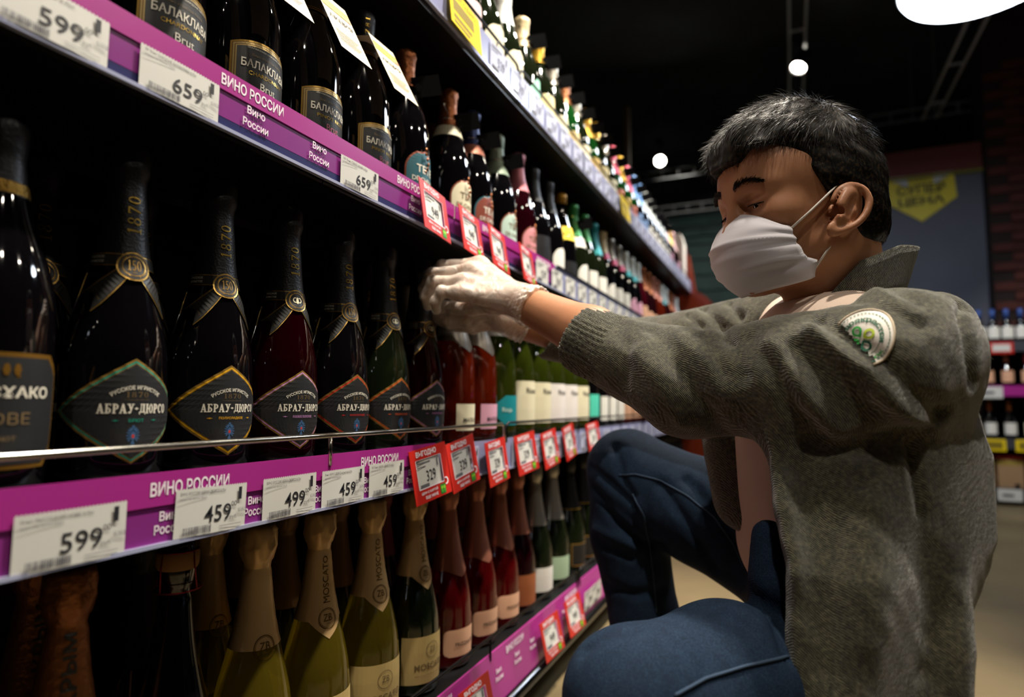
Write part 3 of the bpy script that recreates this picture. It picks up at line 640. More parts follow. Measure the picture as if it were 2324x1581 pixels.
def put(t, x, y, n, rz=0.0, label='', group=None, first=True):
    t.location = (x, y, SH[n]+.0006); t.rotation_euler = (0, 0, rz); t['label'] = label
    if group: t['group'] = group
    return t
KEEP = {}
def inst(key, maker):
    if key not in KEEP: KEEP[key] = maker(); return KEEP[key]
    return copy_tree(KEEP[key])
XF, XB = -.067, -.172                    # front and second row
PITCH_Y = .1042
AC = {n: mat('accent_'+n, c, .4, .3) for n, c in (('teal', '#1c8f78'), ('yellow', '#e0a818'), ('lilac', '#c08ac0'), ('crimson', '#c22a2a'), ('orange', '#d0582a'), ('mauve', '#b070a8'))}
AB = [('teal', G_BLACK, '150', 'БРЮТ', 'black sparkling wine bottle with a teal-edged diamond label and 150 seal'), ('yellow', G_BLACK, '150', 'ПОЛУСЛАДКОЕ', 'black sparkling wine bottle with a yellow-edged diamond label'),
      ('lilac', G_RUBY, 'e', 'РОЗОВОЕ ПОЛУСУХОЕ', 'sparkling wine bottle glowing ruby below a lilac-edged diamond label'), ('crimson', G_BLACK, '150', 'КРАСНОЕ ПОЛУСЛАДКОЕ', 'black sparkling wine bottle with a red-edged diamond label and 150 seal'),
      ('orange', G_OLIVE, 'e', 'ПОЛУСУХОЕ', 'black sparkling wine bottle with an orange-edged diamond label'), ('mauve', G_RUBY, 'e', 'РОЗОВОЕ ПОЛУСЛАДКОЕ', 'sparkling wine bottle whose neck the gloved hands are holding')]
YB1 = .376
for i, (a, g, bd_, sub, lab) in enumerate(AB):
    t = abrau(AC[a], g if g != G_RUBY else G_BLACK, bd_, sub) if g != G_RUBY else abrau(AC[a], G_RUBY, bd_, sub)
    put(t, XF, YB1+i*PITCH_Y, 3, R(-11), lab)
    KEEP['abrau%d' % i] = t
for i in range(7):
    t = copy_tree(KEEP['abrau%d' % (i % 2)]); put(t, XB, YB1-.02+(i-1)*PITCH_Y, 3, R(-11), 'black bottle in the second row of the third shelf, %s from left' % ORD[i], 'second row bottles with 1870 on the neck')
# left neighbour with a gold-framed octagonal label
def myskhako():
    t = base(CHAMP, G_BLACK, F_BLACK, .235); p = CHAMP
    MB().add(*wrap(rectp(.10, .236, .246, 1, 20), p, .0015), mat('collar_gold', '#8a6a2c', .35, .8, bump=('voronoi', 500, .5, .001))).build('collar', t)
    def oct_(d):
        def fn(z):
            c = max(0, .012-(z-.02-d), .012-(.108-d-z)); w_ = .048-d-max(0, c)*.9; return -w_, w_
        return fn
    lb = MB().add(*wrap(patch(oct_(0), .02, .108, 12, 16), p, .0003), mat('label_old_gold', '#8a6424', .35, .6)).add(*wrap(patch(oct_(.0035), .0235, .1045, 12, 16), p, .0006), L_BLACK).build('label', t)
    MB().add(*wrap(place2(text2d('МЫСХАКО', .02), 0, .078, .009, .066), p, .001), I_CREAM).add(*wrap(join2([rect2(-.009, .089, .009, .0915)]+[disc2(x, .095, .0025, .005, 6) for x in (-.007, 0, .007)]), p, .001), mat('label_old_gold', '', .3)).add(*wrap(place2(text2d('НОВЕ'), 0, .058, .009, .036), p, .001), I_BROWN).add(*wrap(place2(text2d('брют'), 0, .043, .006, .018), p, .001), I_BROWN).build('label_print', lb)
    return t
put(myskhako(), XF, YB1-PITCH_Y, 3, R(-8), 'black bottle with a gold-framed octagonal label at the left edge')
# --- generic labelled bottle
def gen(prof, gm, foil, fz, lab=None, text=None, tm=I_BLACK, w=.075, z0=.03, z1=.10, rim=None, shape='rect', amp=.0005, point=0, name='wine_bottle', th=.010, charm=False, ntag=None, secure=False, cap=None, band=None, ty=.5, n=36):
    t = base(prof, gm, foil, fz, name=name, amp=amp, point=point, n=n)
    if lab:
        def shp(d):
            a, b = z0+d, z1-d; hw = w/2-d
            if shape == 'arch':
                rr = hw
                def fn(z):
                    if z <= b-rr*.9: return -hw, hw
                    q = min(1, (z-(b-rr*.9))/(rr*.9)); s = hw*math.sqrt(max(0, 1-q*q)); return -s, s
            elif shape == 'oval':
                def fn(z): q = (z-(a+b)/2)/((b-a)/2); s = hw*math.sqrt(max(0, 1-q*q)); return -s, s
            elif shape == 'curve':
                def fn(z): return -hw, hw
            elif shape == 'leaf':
                def fn(z): q = abs(z-(a+b)/2)/((b-a)/2); s = hw*(1-q*.9); return -s, hw*.9
            elif shape == 'round':
                def fn(z):
                    c = min(.010, hw*.5); e = max(0, c-(z-a), c-(b-z)); s = hw-c+math.sqrt(max(0, c*c-e*e)); return -s, s
            else:
                def fn(z): return -hw, hw
            return patch(fn, a, b, 16 if shape != 'rect' else 3, 16)
        lb = MB()
        if rim: lb.add(*wrap(shp(0), prof, .0003), rim).add(*wrap(shp(.0028), prof, .0006), lab)
        else: lb.add(*wrap(shp(0), prof, .0004), lab)
        L = lb.build('label', t)
        if text:
            pm = MB(); H = z1-z0; rows = text if isinstance(text, list) else [text]
            for i, s_ in enumerate(rows):
                pm.add(*wrap(place2(text2d(s_, .012), 0, z0+H*ty-i*th*1.35, th*(1 if i == 0 else .6), None, maxw=w*.84), prof, .0011), tm)
            pm.build('label_print', L)
    if band: MB().add(*wrap(rectp(.15, band[1], band[2], 1, 30), prof, .0010, 0, .0215), band[0]).build('neck_band', t)
    if charm:
        c = MB()
        for k in range(6): c.lathe([(0, 0), (.0022, .002), (.0015, .006), (0, .007)], F_COPPER, 6, cap=False); c.v[-1] = c.v[-1] + np.array([.046+.001*k, .006*math.sin(k), .082+k*.007])
        c.build('charm', t, smooth=True)
    if secure:       # black anti-theft tag pinned round the neck
        m = mat('tag_plastic', '#141416', .3); sec = MB()
        xf = Matrix.Translation((.032, .014, .240)) @ Matrix.Rotation(R(25), 4, 'X') @ Matrix.Rotation(R(-40), 4, 'Z') @ Matrix.Scale(1.25, 4)
        sec.box((-.002, -.016, -.012), (.002, .022, .014), m, xf)
        sec.tube([tuple(xf @ Vector((.0, -.012, 0))), tuple(xf @ Vector((.009, -.012, 0)))], [.0085, .006], m, 12)
        sec.tube([(.0215*math.cos(a), .0215*math.sin(a), .240) for a in np.linspace(.4, 6.6, 16)], .0008, M_CHROME, 5)
        sec.tube([(.012, -.012, .240), (.022, -.050, .250)], .0011, M_CHROME, 5).lathe([(0, -.003), (.0035, 0), (0, .003)], M_CHROME, 8, cap=False); sec.v[-1] = sec.v[-1]+np.array([.022, -.050, .250])
        sec.build('security_tag', t, smooth=False)
    return t
def necktag(t):
    card = mat('card_ivory', '#e6dcc0', .55, mix=('#d9a6a0', 18, .45, .75)); pk = mat('card_yellow', '#d9c23a', .5, mix=('#c8506a', 30, .5, .6))
    z = .248; c = MB()
    n = 10                                        # sheet with a hole round the neck, then the hanging leaf
    for i in range(n):
        a0, a1 = 2*math.pi*i/n, 2*math.pi*(i+1)/n
        def ed(a, hw=.030): s = hw/max(abs(math.cos(a)), abs(math.sin(a))); return (s*math.cos(a)+.004, s*math.sin(a), z)
        c.add([(.0200*math.cos(a0), .0200*math.sin(a0), z), ed(a0), ed(a1), (.0200*math.cos(a1), .0200*math.sin(a1), z)], [(0, 1, 2, 3)], card)
    c.add([(.034, -.030, z), (.034, .030, z), (.084, .030, z-.096), (.084, -.030, z-.096)], [(0, 1, 2, 3)], card)
    o = c.build('neck_card', t)
    tx = MB(); d = Vector((.050, 0, -.096)).normalized(); nrm = Vector((.096, 0, .050)).normalized()
    def pl(vf, m, e=.0006):
        V, F = vf; tx.add([tuple(Vector((.034, 0, z)) + d*(-q[1]) + Vector((0, q[0], 0)) + nrm*e) for q in V], F, m)
    pl(join2([rect2(-.028, -.030, .028, -.012)]), pk); pl(place2(text2d('АКЦИЯ', .02), 0, -.046, .011, .046), I_BLACK); pl(place2(text2d('ВИНО И ПОДАРКИ'), 0, -.062, .004, .046), I_BLACK)
    pl(join2([rect2(-.024, -.072-.004*i, .022-.004*(i % 3), -.0705-.004*i) for i in range(6)]), I_BROWN, .0008)
    tx.build('card_print', o)
def balak(sub, red=False):
    t = base(CHAMP, G_BLACK, F_BLACK, .245); p = CHAMP
    MB().add(*wrap(rectp(.15, .228, .246, 2, 30), p, .0012, 0, .0235), mat('collar_dark', '#3c3c3b', .4, .3)).add(*wrap(rectp(.15, .228, .2295, 1, 30), p, .0015, 0, .0235), L_GOLD).add(*wrap(rectp(.15, .2315, .2325, 1, 30), p, .0015, 0, .0235), L_GOLD).build('collar', t)
    def bx(d): return patch(lambda z: (-.043+d, .043-d), .033+d, .1085-d, 4, 18)
    def arched(d):
        V, F = bx(d); V = V.copy(); V[:, 1] += np.where(V[:, 1] > .075, .007*(1-(V[:, 0]/.043)**2), 0); return V, F
    g2 = mat('label_dark_gold', '#5c4420', .4, .4); lb = MB()
    for k, m in enumerate((L_GOLD, g2, mat('label_light_gold', '#cdb078', .3, .7), g2, mat('label_light_gold', ''), L_BLACK)): lb.add(*wrap(arched((0, .0022, .003, .0048, .0056, .0072)[k]), p, .0003+.00017*k), m)
    L = lb.build('label', t); pm = MB(); o = .0016
    pm.add(*wrap(place2(text2d('БАЛАКЛАВА', .02), 0, .0865, .0095, .062), p, o), I_CREAM).add(*wrap(place2(text2d(sub), 0, .0755, .0045, .046), p, o), I_GOLD)
    pm.add(*wrap(place2(text2d('Brut'), 0, .063, .0085, .020), p, o), I_PINKP if red else I_CREAM).add(*wrap(place2(text2d('«БАЛАКЛАВА ШАРДОНЕ БРЮТ»'), 0, .1045, .0022, .05), p, o), I_CREAM).add(*wrap(place2(text2d('Вино игристое белое'), 0, .0965, .0042, .040), p, o), I_BROWN)
    pm.add(*wrap(place2(text2d('ЗАЩИЩЕННОГО ГЕОГРАФИЧЕСКОГО УКАЗАНИЯ'), 0, .052, .002, .056), p, o), I_CREAM).add(*wrap(place2(text2d('КРЫМ'), 0, .045, .003, .012), p, o), I_CREAM).build('label_print', L)
    for zz in (.0,): MB().add(*wrap(place2(slab2d('0781', .3), 0, .270, .006, .036, rot=math.pi/2), p, .0018, R(-30), .0165), I_GOLD).build('neck_print', t)
    necktag(t); return t
I_PINKP = mat('print_pink', '#c06a78', .5)
# ---- second shelf, front row: kinds by the column where the label centre is seen
def champ(g, f, fz, **k): return gen(CHAMP, g, f, fz, **k)
TT = dict(shape='arch', w=.080, z0=.035, z1=.120, charm=True, text=['TETE', 'DE CHEVAL'], th=.013, ty=.62)
S2 = [(400, lambda: balak('CHARDONNAY'), 'black bottle with gold-framed chardonnay label cut by the top edge'), (592, lambda: balak('CHARDONNAY'), 'black bottle with gold-framed chardonnay label fully in view'),
      (742, lambda: balak('PINOT NOIR', True), 'black pinot noir bottle with a paper neck card, left of its twin'), (862, lambda: balak('PINOT NOIR', True), 'second black pinot noir bottle, neck card hanging beside the copper foil bottle'),
      (957, lambda: champ(G_BLACK, F_COPPER, .235, lab=L_DTEAL, rim=L_COPR, tm=I_CREAM, amp=.0011, secure=True, **TT), 'dark bottle with copper foil and arched deep teal label'),
      (1054, lambda: champ(G_BLACK, F_COPPER, .225, lab=L_CREAM, rim=L_COPR, tm=I_BROWN, amp=.0011, band=(L_CREAM, .205, .226), secure=True, **TT), 'dark bottle with copper foil and arched cream label'),
      (1106, lambda: champ(G_BLACK, F_DBLUE, .225, lab=L_BROWN, rim=L_DTEAL, tm=I_CREAM, amp=.0011, band=(F_ROSE, .205, .226), secure=True, **TT), 'dark bottle with deep blue foil and arched brown label'),
      (1162, lambda: champ(G_BLACK, mat('foil_sage', '#8a9a86', .45, .2), .205, lab=L_MINT, rim=L_COPR, tm=I_BROWN, secure=True, **TT), 'dark bottle with sage green foil and arched mint label'),
      (1208, lambda: champ(G_DKRED, mat('foil_dusty_pink', '#b86a74', .4, .3), .205, lab=mat('label_rose', '#d08a90', .5), rim=L_COPR, tm=I_BROWN, amp=.0012, **TT), 'dark bottle with dusty pink foil and arched pink label')]
ys = []
for u, mk, lab in S2:
    y = yat(u, XF+.044, SH[2]+.06); ys.append(y); put(inst('s2_%d' % u, mk), XF, y+.008, 2, R(-1), lab)
ARCH = dict(shape='arch', w=.072, z0=.04, z1=.116)
K2 = [('black foil and dark grey label', lambda: champ(G_BLACK, F_BLACK, .21, lab=F_DK, w=.08, z0=.04, z1=.12)), ('black foil and rounded white label', lambda: champ(G_BLACK, F_BLACK, .21, lab=L_WHITE, **ARCH)),
      ('black neck and a yellow neck card', lambda: champ(G_BLACK, mat('foil_ochre', '#a8791c', .35, .5), .27, lab=F_DK, band=(M_YEL, .16, .2))), ('green foil and pale white card', lambda: champ(G_OLIVE, F_GREEN, .20, lab=L_WHITE, band=(L_WHITE, .165, .195), secure=True, **ARCH)),
      ('green foil and square white label', lambda: champ(G_OLIVE, F_GREEN, .21, lab=L_WHITE, w=.07, z0=.04, z1=.115)), ('teal foil', lambda: champ(G_OLIVE, F_TEAL, .19, lab=L_WHITE, w=.07, z0=.04, z1=.115)),
      ('cream foil and magenta collar', lambda: champ(G_BLACK, F_CREAM, .22, band=(F_MAG, .20, .222), lab=L_WHITE, **ARCH)), ('white foil and magenta collar', lambda: champ(G_BLACK, F_SILV, .22, band=(F_MAG, .20, .222), lab=L_WHITE, w=.07, z0=.04, z1=.115)),
      ('white foil and teal collar', lambda: champ(G_BLACK, F_WHITE, .22, band=(F_TEAL, .20, .222), lab=L_PINK, **ARCH)), ('pale foil and red glow', lambda: champ(G_PINK, F_WHITE, .22, lab=L_BLUSH, w=.07, z0=.04, z1=.115)),
      ('copper foil', lambda: champ(G_DKRED, F_COPPER, .2, lab=L_BLUSH, w=.07, z0=.04, z1=.105)), ('blush foil and amber wine', lambda: champ(G_ORG, F_ROSE, .2, lab=L_CREAM, w=.07, z0=.04, z1=.105))]
seq2 = [0, 1, 2, 3, 4, 5, 6, 7, 7, 8, 8, 9, 10, 10, 11, 11]
y = ys[-1]
for i in range(30):
    y += PITCH_Y
    if y > 3.58: break
    k = seq2[i] if i < len(seq2) else 8+i % 4
    put(inst('k2_%d' % k, K2[k][1]), XF, y, 2, R(-4), 'second shelf bottle with %s, %s after the pink label' % (K2[k][0], ORD[i]), 'far bottles on the second shelf')
y = ys[0]-.03; i = 0
while y < 3.5:
    k = (['rowdark', 'rowcop', 'rowpink'][0 if i < 5 else 1 + i % 2])
    put(inst(k, {'rowdark': lambda: base(CHAMP, G_BLACK, F_BLACK, .235, n=28), 'rowcop': lambda: base(CHAMP, G_BLACK, F_COPPER, .225, amp=.001, n=28), 'rowpink': lambda: base(CHAMP, G_BLACK, mat('foil_dim_rose', '#8a4a4e', .4, .4), .22, amp=.001, n=28)}[k]), XB, y, 2, 0, 'dark bottle in the second row of the second shelf, %s from left' % ORD[i], 'second row bottles on the second shelf'); y += PITCH_Y; i += 1
# ---- third shelf after the diamond labels
YC = YB1+6*PITCH_Y
def mateus(lab): return champ(G_ORG, mat('foil_dark_silver', '#6e6860', .35, .6), .185, lab=lab, text='MATEUS', w=.066, z0=.022, z1=.070, th=.0075, tm=I_BLACK, point=.02, ty=.4)
put(inst('mateus_a', lambda: mateus(L_CREAM)), XF, yat(1068, XF+.044, .6), 3, R(-4), 'orange rosé bottle with a cream square label right of the held bottle')
put(inst('mateus_b', lambda: mateus(L_PINK)), XF, yat(1068, XF+.044, .6)+.096, 3, R(-4), 'orange rosé bottle with a pink square label')
put(inst('leaf', lambda: champ(G_GRN, F_WHITE, .215, lab=L_TEAL, shape='leaf', w=.085, z0=.026, z1=.088, text='Rioja', tm=L_MINT, th=.012, band=(F_TEAL, .235, .262))), XF, yat(1068, XF+.044, .6)+.194, 3, R(-30), 'green-yellow bottle with a teal leaf-shaped label')
y = yat(1068, XF+.044, .6)+.194; CR = dict(w=.098, z0=.026, z1=.122, text='Risecco', th=.012, ty=.78, n=36)
cream = [('plain cream', lambda: champ(G_GRN, F_CREAM, .22, lab=L_CREAM, **CR)), ('red-grape white', lambda: champ(G_GRN, F_CREAM, .22, lab=mat('label_grape', '#e0dad6', .5, mix=('#b84a4a', 22, .66, .72)), **CR))]
names3 = ['first cream', 'second cream', 'third, grape-printed', 'fourth, grape-printed', 'fifth cream']
for i in range(5):
    y += PITCH_Y; k = (0, 0, 1, 1, 0)[i]
    put(inst('cream%d' % k, cream[k][1]), XF, y, 3, 0, 'green bottle with the %s tall label after the teal leaf label' % names3[i], 'tall cream labels on the third shelf')
K3 = [('turquoise label', lambda: champ(G_BLACK, F_TEAL, .2, lab=mat('label_turquoise', '#4ec4ac', .5), w=.08, z0=.03, z1=.1)), ('white label', lambda: champ(G_BLACK, F_BLACK, .2, lab=L_WHITE, w=.07, z0=.02, z1=.095)),
      ('white label and dark red wine', lambda: champ(G_DKRED, F_BLACK, .2, lab=L_WHITE, w=.07, z0=.02, z1=.095)), ('blush label and red wine', lambda: champ(G_ROSE, F_ROSE, .2, lab=L_BLUSH, w=.08, z0=.02, z1=.08)), ('orange label', lambda: champ(G_ORG, F_BRIGHT, .2, lab=mat('label_amber', '#c8781c', .5), w=.08, z0=.02, z1=.08))]
for i in range(20):
    y += PITCH_Y
    if y > 3.58: break
    k = [0, 1, 1, 2, 3, 3, 3, 4, 4, 1][i % 10]
    put(inst('k3_%d' % k, K3[k][1]), XF, y, 3, 0, 'third shelf bottle with %s, %s after the cream labels' % (K3[k][0], ORD[i]), 'far bottles on the third shelf')
y = YB1+6.1*PITCH_Y; i = 0
while y < 3.0:
    k = 'row3a' if i < 3 else 'row3b'
    put(inst(k, {'row3a': lambda: base(CHAMP, G_ORG, mat('foil_dark_silver', ''), .2, n=28), 'row3b': lambda: base(CHAMP, G_GRN, F_CREAM, .21, n=28)}[k]), XB, y, 3, 0, 'third shelf second row bottle, %s beyond the held bottle' % ORD[i], 'second row coloured bottles on the third shelf'); y += PITCH_Y; i += 1
# ---- bottom shelf
def krym():
    t = base(MOSC, G_BLACK, F_ORANGE, .145, amp=.0013)
    MB().add(*wrap(place2(text2d('КРЫМ', .02), 0, .235, .0105, .060, rot=math.pi/2), MOSC, .0022, 0, .0195), I_BLACK).build('foil_print', t.children[-1]); return t
def wired():
    t = base(MOSC, G_BLACK)
    w = MB(); m = mat('cage_crimson', '#7c1420', .35, .6)
    for k in range(4):
        a = k*math.pi/2+.5; w.tube([(.0195*math.cos(a), .0195*math.sin(a), .310), (.0215*math.cos(a), .0215*math.sin(a), .295), (.0235*math.cos(a+.1), .0235*math.sin(a+.1), .272)], .0008, m, 5)
    w.tube([(.0235*math.cos(a), .0235*math.sin(a), .272) for a in np.linspace(0, 2*math.pi, 20)], .0008, m, 5).tube([(.0195*math.cos(a), .0195*math.sin(a), .310) for a in np.linspace(0, 2*math.pi, 16)], .0008, m, 5)
    w.build('wire_cage', t, smooth=True); MB().lathe([(.0186, .292), (.0202, .296), (.0202, .308), (.018, .311)], mat('cork', '#8a6238', .8), 24, cap=False).build('cork', t, smooth=True); return t
def zb(text, fo, gm, lab, pt=.022, lt='MOSCATO'):
    t = gen(MOSC, gm, fo, .182, lab=lab, w=.105, z0=.02, z1=.092, text=[lt], tm=I_BROWN, th=.0095, amp=.0013, point=pt, ty=.36, n=44)
    fl = [c for c in t.children if c.name.startswith('foil')][0]; p = MOSC
    pm = MB()
    if text: pm.add(*wrap(place2(text2d(text), 0, .232, .0085, .058, rot=math.pi/2), p, .0017, 0, .0215), mat('print_bronze', '#6e5418', .3, .7))
    pm.add(*wrap(ring2(0, .1845, .0125, .0125, .0009, .0009, 0, 360, 30), p, .0016, 0, .029), mat('print_bronze', '')).add(*wrap(ring2(0, .1845, .0108, .0108, .0004, .0004, 0, 360, 30), p, .0016, 0, .029), mat('print_bronze', '')).add(*wrap(place2(text2d('ZB', .0), 0, .1855, .0085, .012), p, .0018, 0, .029), mat('print_bronze', '')).add(*wrap(place2(text2d('WINE'), 0, .1785, .0014), p, .0018, 0, .029), mat('print_bronze', ''))
    pm.build('foil_print', fl)
    L = [c for c in t.children if c.name.startswith('label')][0]
    MB().add(*wrap(ring2(0, .070, .0125, .0125, .0009, .0009, 0, 360, 30), p, .0012), I_BROWN).add(*wrap(place2(text2d('ZB'), 0, .071, .0085, .012), p, .0013), I_BROWN).add(*wrap(place2(text2d('вино игристое белое полусладкое'), 0, .033, .0022, .06), p, .0013), I_BROWN).build('emblem', L)
    return t
def frizz(): return gen(MOSC, G_ROSE, F_ROSE, .165, lab=L_BLUSH, shape='round', w=.085, z0=.022, z1=.068, text='FRIZZANTE', th=.006, amp=.0008, point=.012, ty=.45, n=44)
S4 = [(160, XF, krym, 'krym', 'copper foil bottle lettered КРЫМ standing in the lower left corner'),       (405, XF, wired, 'wired', 'black bottle with a bare cork and crimson wire cage'), (588, XF, lambda: zb(None, F_GOLD, G_YEL, L_PALEG, 0), 'zb0', 'yellow wine bottle with plain gold foil, leftmost of the gold foil bottles'),
      (727, XF, lambda: zb('MOSCATO', F_GOLD, G_YEL, L_PALEG), 'zb', 'yellow moscato bottle with its round foil emblem facing front'), (845, XF, lambda: zb('MOSCATO', F_GOLD, G_YEL, L_PALEG), 'zb', 'yellow moscato bottle under the third shelf 459 tickets, second with an emblem'),
      (942, XF, lambda: zb('MOSCATO', F_GOLD, G_OLIVE, L_PALEG), 'zbd', 'darker moscato bottle showing its whole pale gold label'), (1018, XF, frizz, 'fr', 'red rosé bottle with rose foil, first right of the moscato bottles'), (1080, XF, frizz, 'fr', 'red rosé bottle with rose foil and glowing red side'),
      (1132, XF, frizz, 'fr', 'red rosé bottle third right of the moscato bottles')]
K4 = {'rose': ('rose foil and copper label', lambda: gen(MOSC, G_DKRED, F_ROSE, .17, lab=mat('label_copper', '#a4603c', .45, .3), w=.09, z0=.02, z1=.085)), 'grey': ('grey foil and white label', lambda: gen(MOSC, G_OLIVE, F_SILV, .17, lab=L_WHITE, w=.08, z0=.02, z1=.075)), 'mint': ('grey foil and mint label', lambda: gen(MOSC, G_OLIVE, F_SILV, .165, lab=mat('label_soft_green', '#9fb89a', .5), w=.09, z0=.02, z1=.075)), 'blk': ('black foil and gold neck ring', lambda: gen(MOSC, G_OLIVE, mat('foil_near_black', ''), .17, band=(F_BRIGHT, .17, .172), lab=mat('label_ink', '#1b1a18', .5), rim=L_GOLD, w=.08, z0=.02, z1=.08))}
S4 += [(1172, XF, K4['rose'][1], 'rose', 'dark rosé bottle with rose foil and copper label'), (1213, XF, K4['grey'][1], 'grey', 'green bottle with grey foil and white label on the bottom shelf'), (1252, XF, K4['mint'][1], 'mint', 'green bottle with grey foil and mint label on the bottom shelf'), (1291, XF, K4['blk'][1], 'blk', 'black bottle with gold-edged label left of the knee'), (1320, XF, K4['blk'][1], 'blk', 'black bottle with gold-edged label touching the knee outline')]
yl = 0
for u, x, mk, key, lab in S4:
    y = yat(u, x, SH[4]+.31); yl = y; put(inst(key, mk), x, y, 4, R(-20 if u < 900 else -12), lab)
for i in range(18):
    yl += PITCH_Y
    if yl > 3.58: break
    put(inst('blk', None), XF, yl, 4, 0, 'black bottle on the bottom shelf, %s beyond the knee' % ORD[i], 'far bottles on the bottom shelf')
for i, (u, k, lab) in enumerate(((85, 'krym', 'copper foil bottle lettered КРЫМ in the second row'), (325, 'd4', 'black bottle behind the wire cage bottle'), (480, 'zb0', 'gold foil bottle behind and left of the plain gold foil one'), (545, 'rowgold', 'gold foil top between two front gold foil bottles'), (648, 'rowgold', 'dark bottle with tan foil behind the first two gold foil bottles'), (768, 'rowgold', 'dark bottle with tan foil behind the emblem bottles'), (868, 'rowpink4', 'dark bottle with dim rose foil, second row behind the moscato'), (975, 'rowpink4', 'dark bottle with dim rose foil behind the first rosé bottle'), (1045, 'rowpink4', 'dark bottle with dim rose foil behind the second rosé bottle'), (1105, 'rowpink4', 'dark bottle with dim rose foil behind the third rosé bottle'), (1150, 'rowpink4', 'dark bottle with dim rose foil behind the fourth rosé bottle'))):
    x = XB if u != 545 else XB-.1
    put(inst(k, {'rowgold': lambda: base(MOSC, G_OLIVE, mat('foil_tan', '#8a6a48', .4, .4), .17), 'rowpink4': lambda: base(MOSC, G_DKRED, mat('foil_dim_rose', ''), .19), 'd4': lambda: base(MOSC, G_BLACK, mat('foil_near_black', ''), .17)}.get(k)), x, yat(u, x, SH[4]+.3), 4, R(-10), lab)
# ---- top shelf
K1 = {'w': ('pale pink label', lambda: champ(G_OLIVE, F_WHITE, .2, lab=mat('label_pale_pink', '#e0c4c4', .5), w=.09, z0=.05, z1=.17, text='Prosecco')),
      'c': ('rounded cream label and gold-lit glass', lambda: champ(G_YEL if 0 else G_OLIVE, F_PINKM, .235, lab=L_CREAM, shape='arch', w=.085, z0=.055, z1=.15)),
      'd': ('white capsule and rounded cream label', lambda: champ(G_OLIVE, F_WHITE, .215, lab=L_CREAM, shape='arch', w=.085, z0=.055, z1=.15)),
      'm': ('mint card and cream foil', lambda: champ(G_OLIVE, F_CREAM, .22, lab=mat('card_mint', '#8fd0b4', .5), w=.06, z0=.07, z1=.135, shape='leaf', amp=.001, secure=True)),
      'g': ('yellow label and green glass', lambda: champ(G_OLIVE, F_BRIGHT, .235, lab=mat('label_yellow', '#d8c890', .5), shape='round', w=.08, z0=.05, z1=.14, secure=True)),
      's': ('silver capsule and black tag', lambda: champ(G_OLIVE, F_SILV, .225, lab=L_CREAM, w=.08, z0=.05, z1=.13, secure=True)),
      'o': ('orange foil', lambda: champ(mat('glass_green', '#0d3a12', .03, spec=.6, coat=.5), F_ORANGE, .215, lab=L_PALEG, shape='round', w=.08, z0=.05, z1=.13, amp=.001, secure=True)),
      'y': ('golden foil', lambda: champ(mat('glass_green', ''), F_BRIGHT, .2, lab=mat('label_ochre', '#c0a050', .5), shape='round', w=.08, z0=.05, z1=.13, amp=.001, secure=True)),
      'p': ('pink foil', lambda: champ(mat('glass_green', ''), F_PINKM, .19, lab=mat('label_coral', '#c8705c', .5), w=.08, z0=.05, z1=.13, amp=.001, secure=True)),
      'b': ('light blue foil', lambda: champ(G_BLACK, F_BLUE, .2, lab=mat('label_sky', '#7f9fd0', .5), w=.08, z0=.05, z1=.13, amp=.001, secure=True)),
      'l': ('white foil', lambda: champ(G_BLACK, F_WHITE, .2, lab=L_WHITE, w=.08, z0=.05, z1=.13, amp=.001, secure=True)),
      'k': ('pale pink foil', lambda: champ(G_DKRED, mat('foil_pale_pink', '#e0b4b4', .35, .3), .19, lab=L_PINK, w=.08, z0=.05, z1=.13)),
      'x': ('yellow foil', lambda: champ(G_BLACK, mat('foil_yellow', '#e0b81c', .3, .5), .2, lab=mat('label_lemon', '#e0cc40', .5), w=.07, z0=.02, z1=.08))}
seq = 'wcdmgsosygspypbblllllkxkxyxyyllll'
y = yat(1085, XF+.044, SH[1]+.05)
for i in range(33):
    if y > 3.46: break
    k = seq[i]; put(inst('k1'+k, K1[k][1]), XF, y, 1, R(-6), 'top shelf bottle with %s, %s from near end' % (K1[k][0], ORD[i]), 'front row bottles on the top shelf')
    if 3 < i < 30: put(inst('k1'+k, None), XB, y+.05, 1, R(-6), 'top shelf second row bottle with %s, %s along' % (K1[k][0], ORD[i]), 'second row bottles on the top shelf')
    y += PITCH_Y
cn = thing('gift_box', 'tall white gift box with rounded top at the far end of the top shelf', 'box', (-.075, 3.60, SH[1]+.0006))
y = 3.6
MB().prism([(-.05, .0), (.05, 0), (.05, .28), (.035, .33), (-.035, .33), (-.05, .28)], -.05, .05, mat('box_white', '#d8d4cc', .5)).build('carton', cn, auto=30)
MB().box((-.052, .05, 0), (.054, .053, .27), mat('box_red', '#8c1024', .5)).build('red_side', cn)
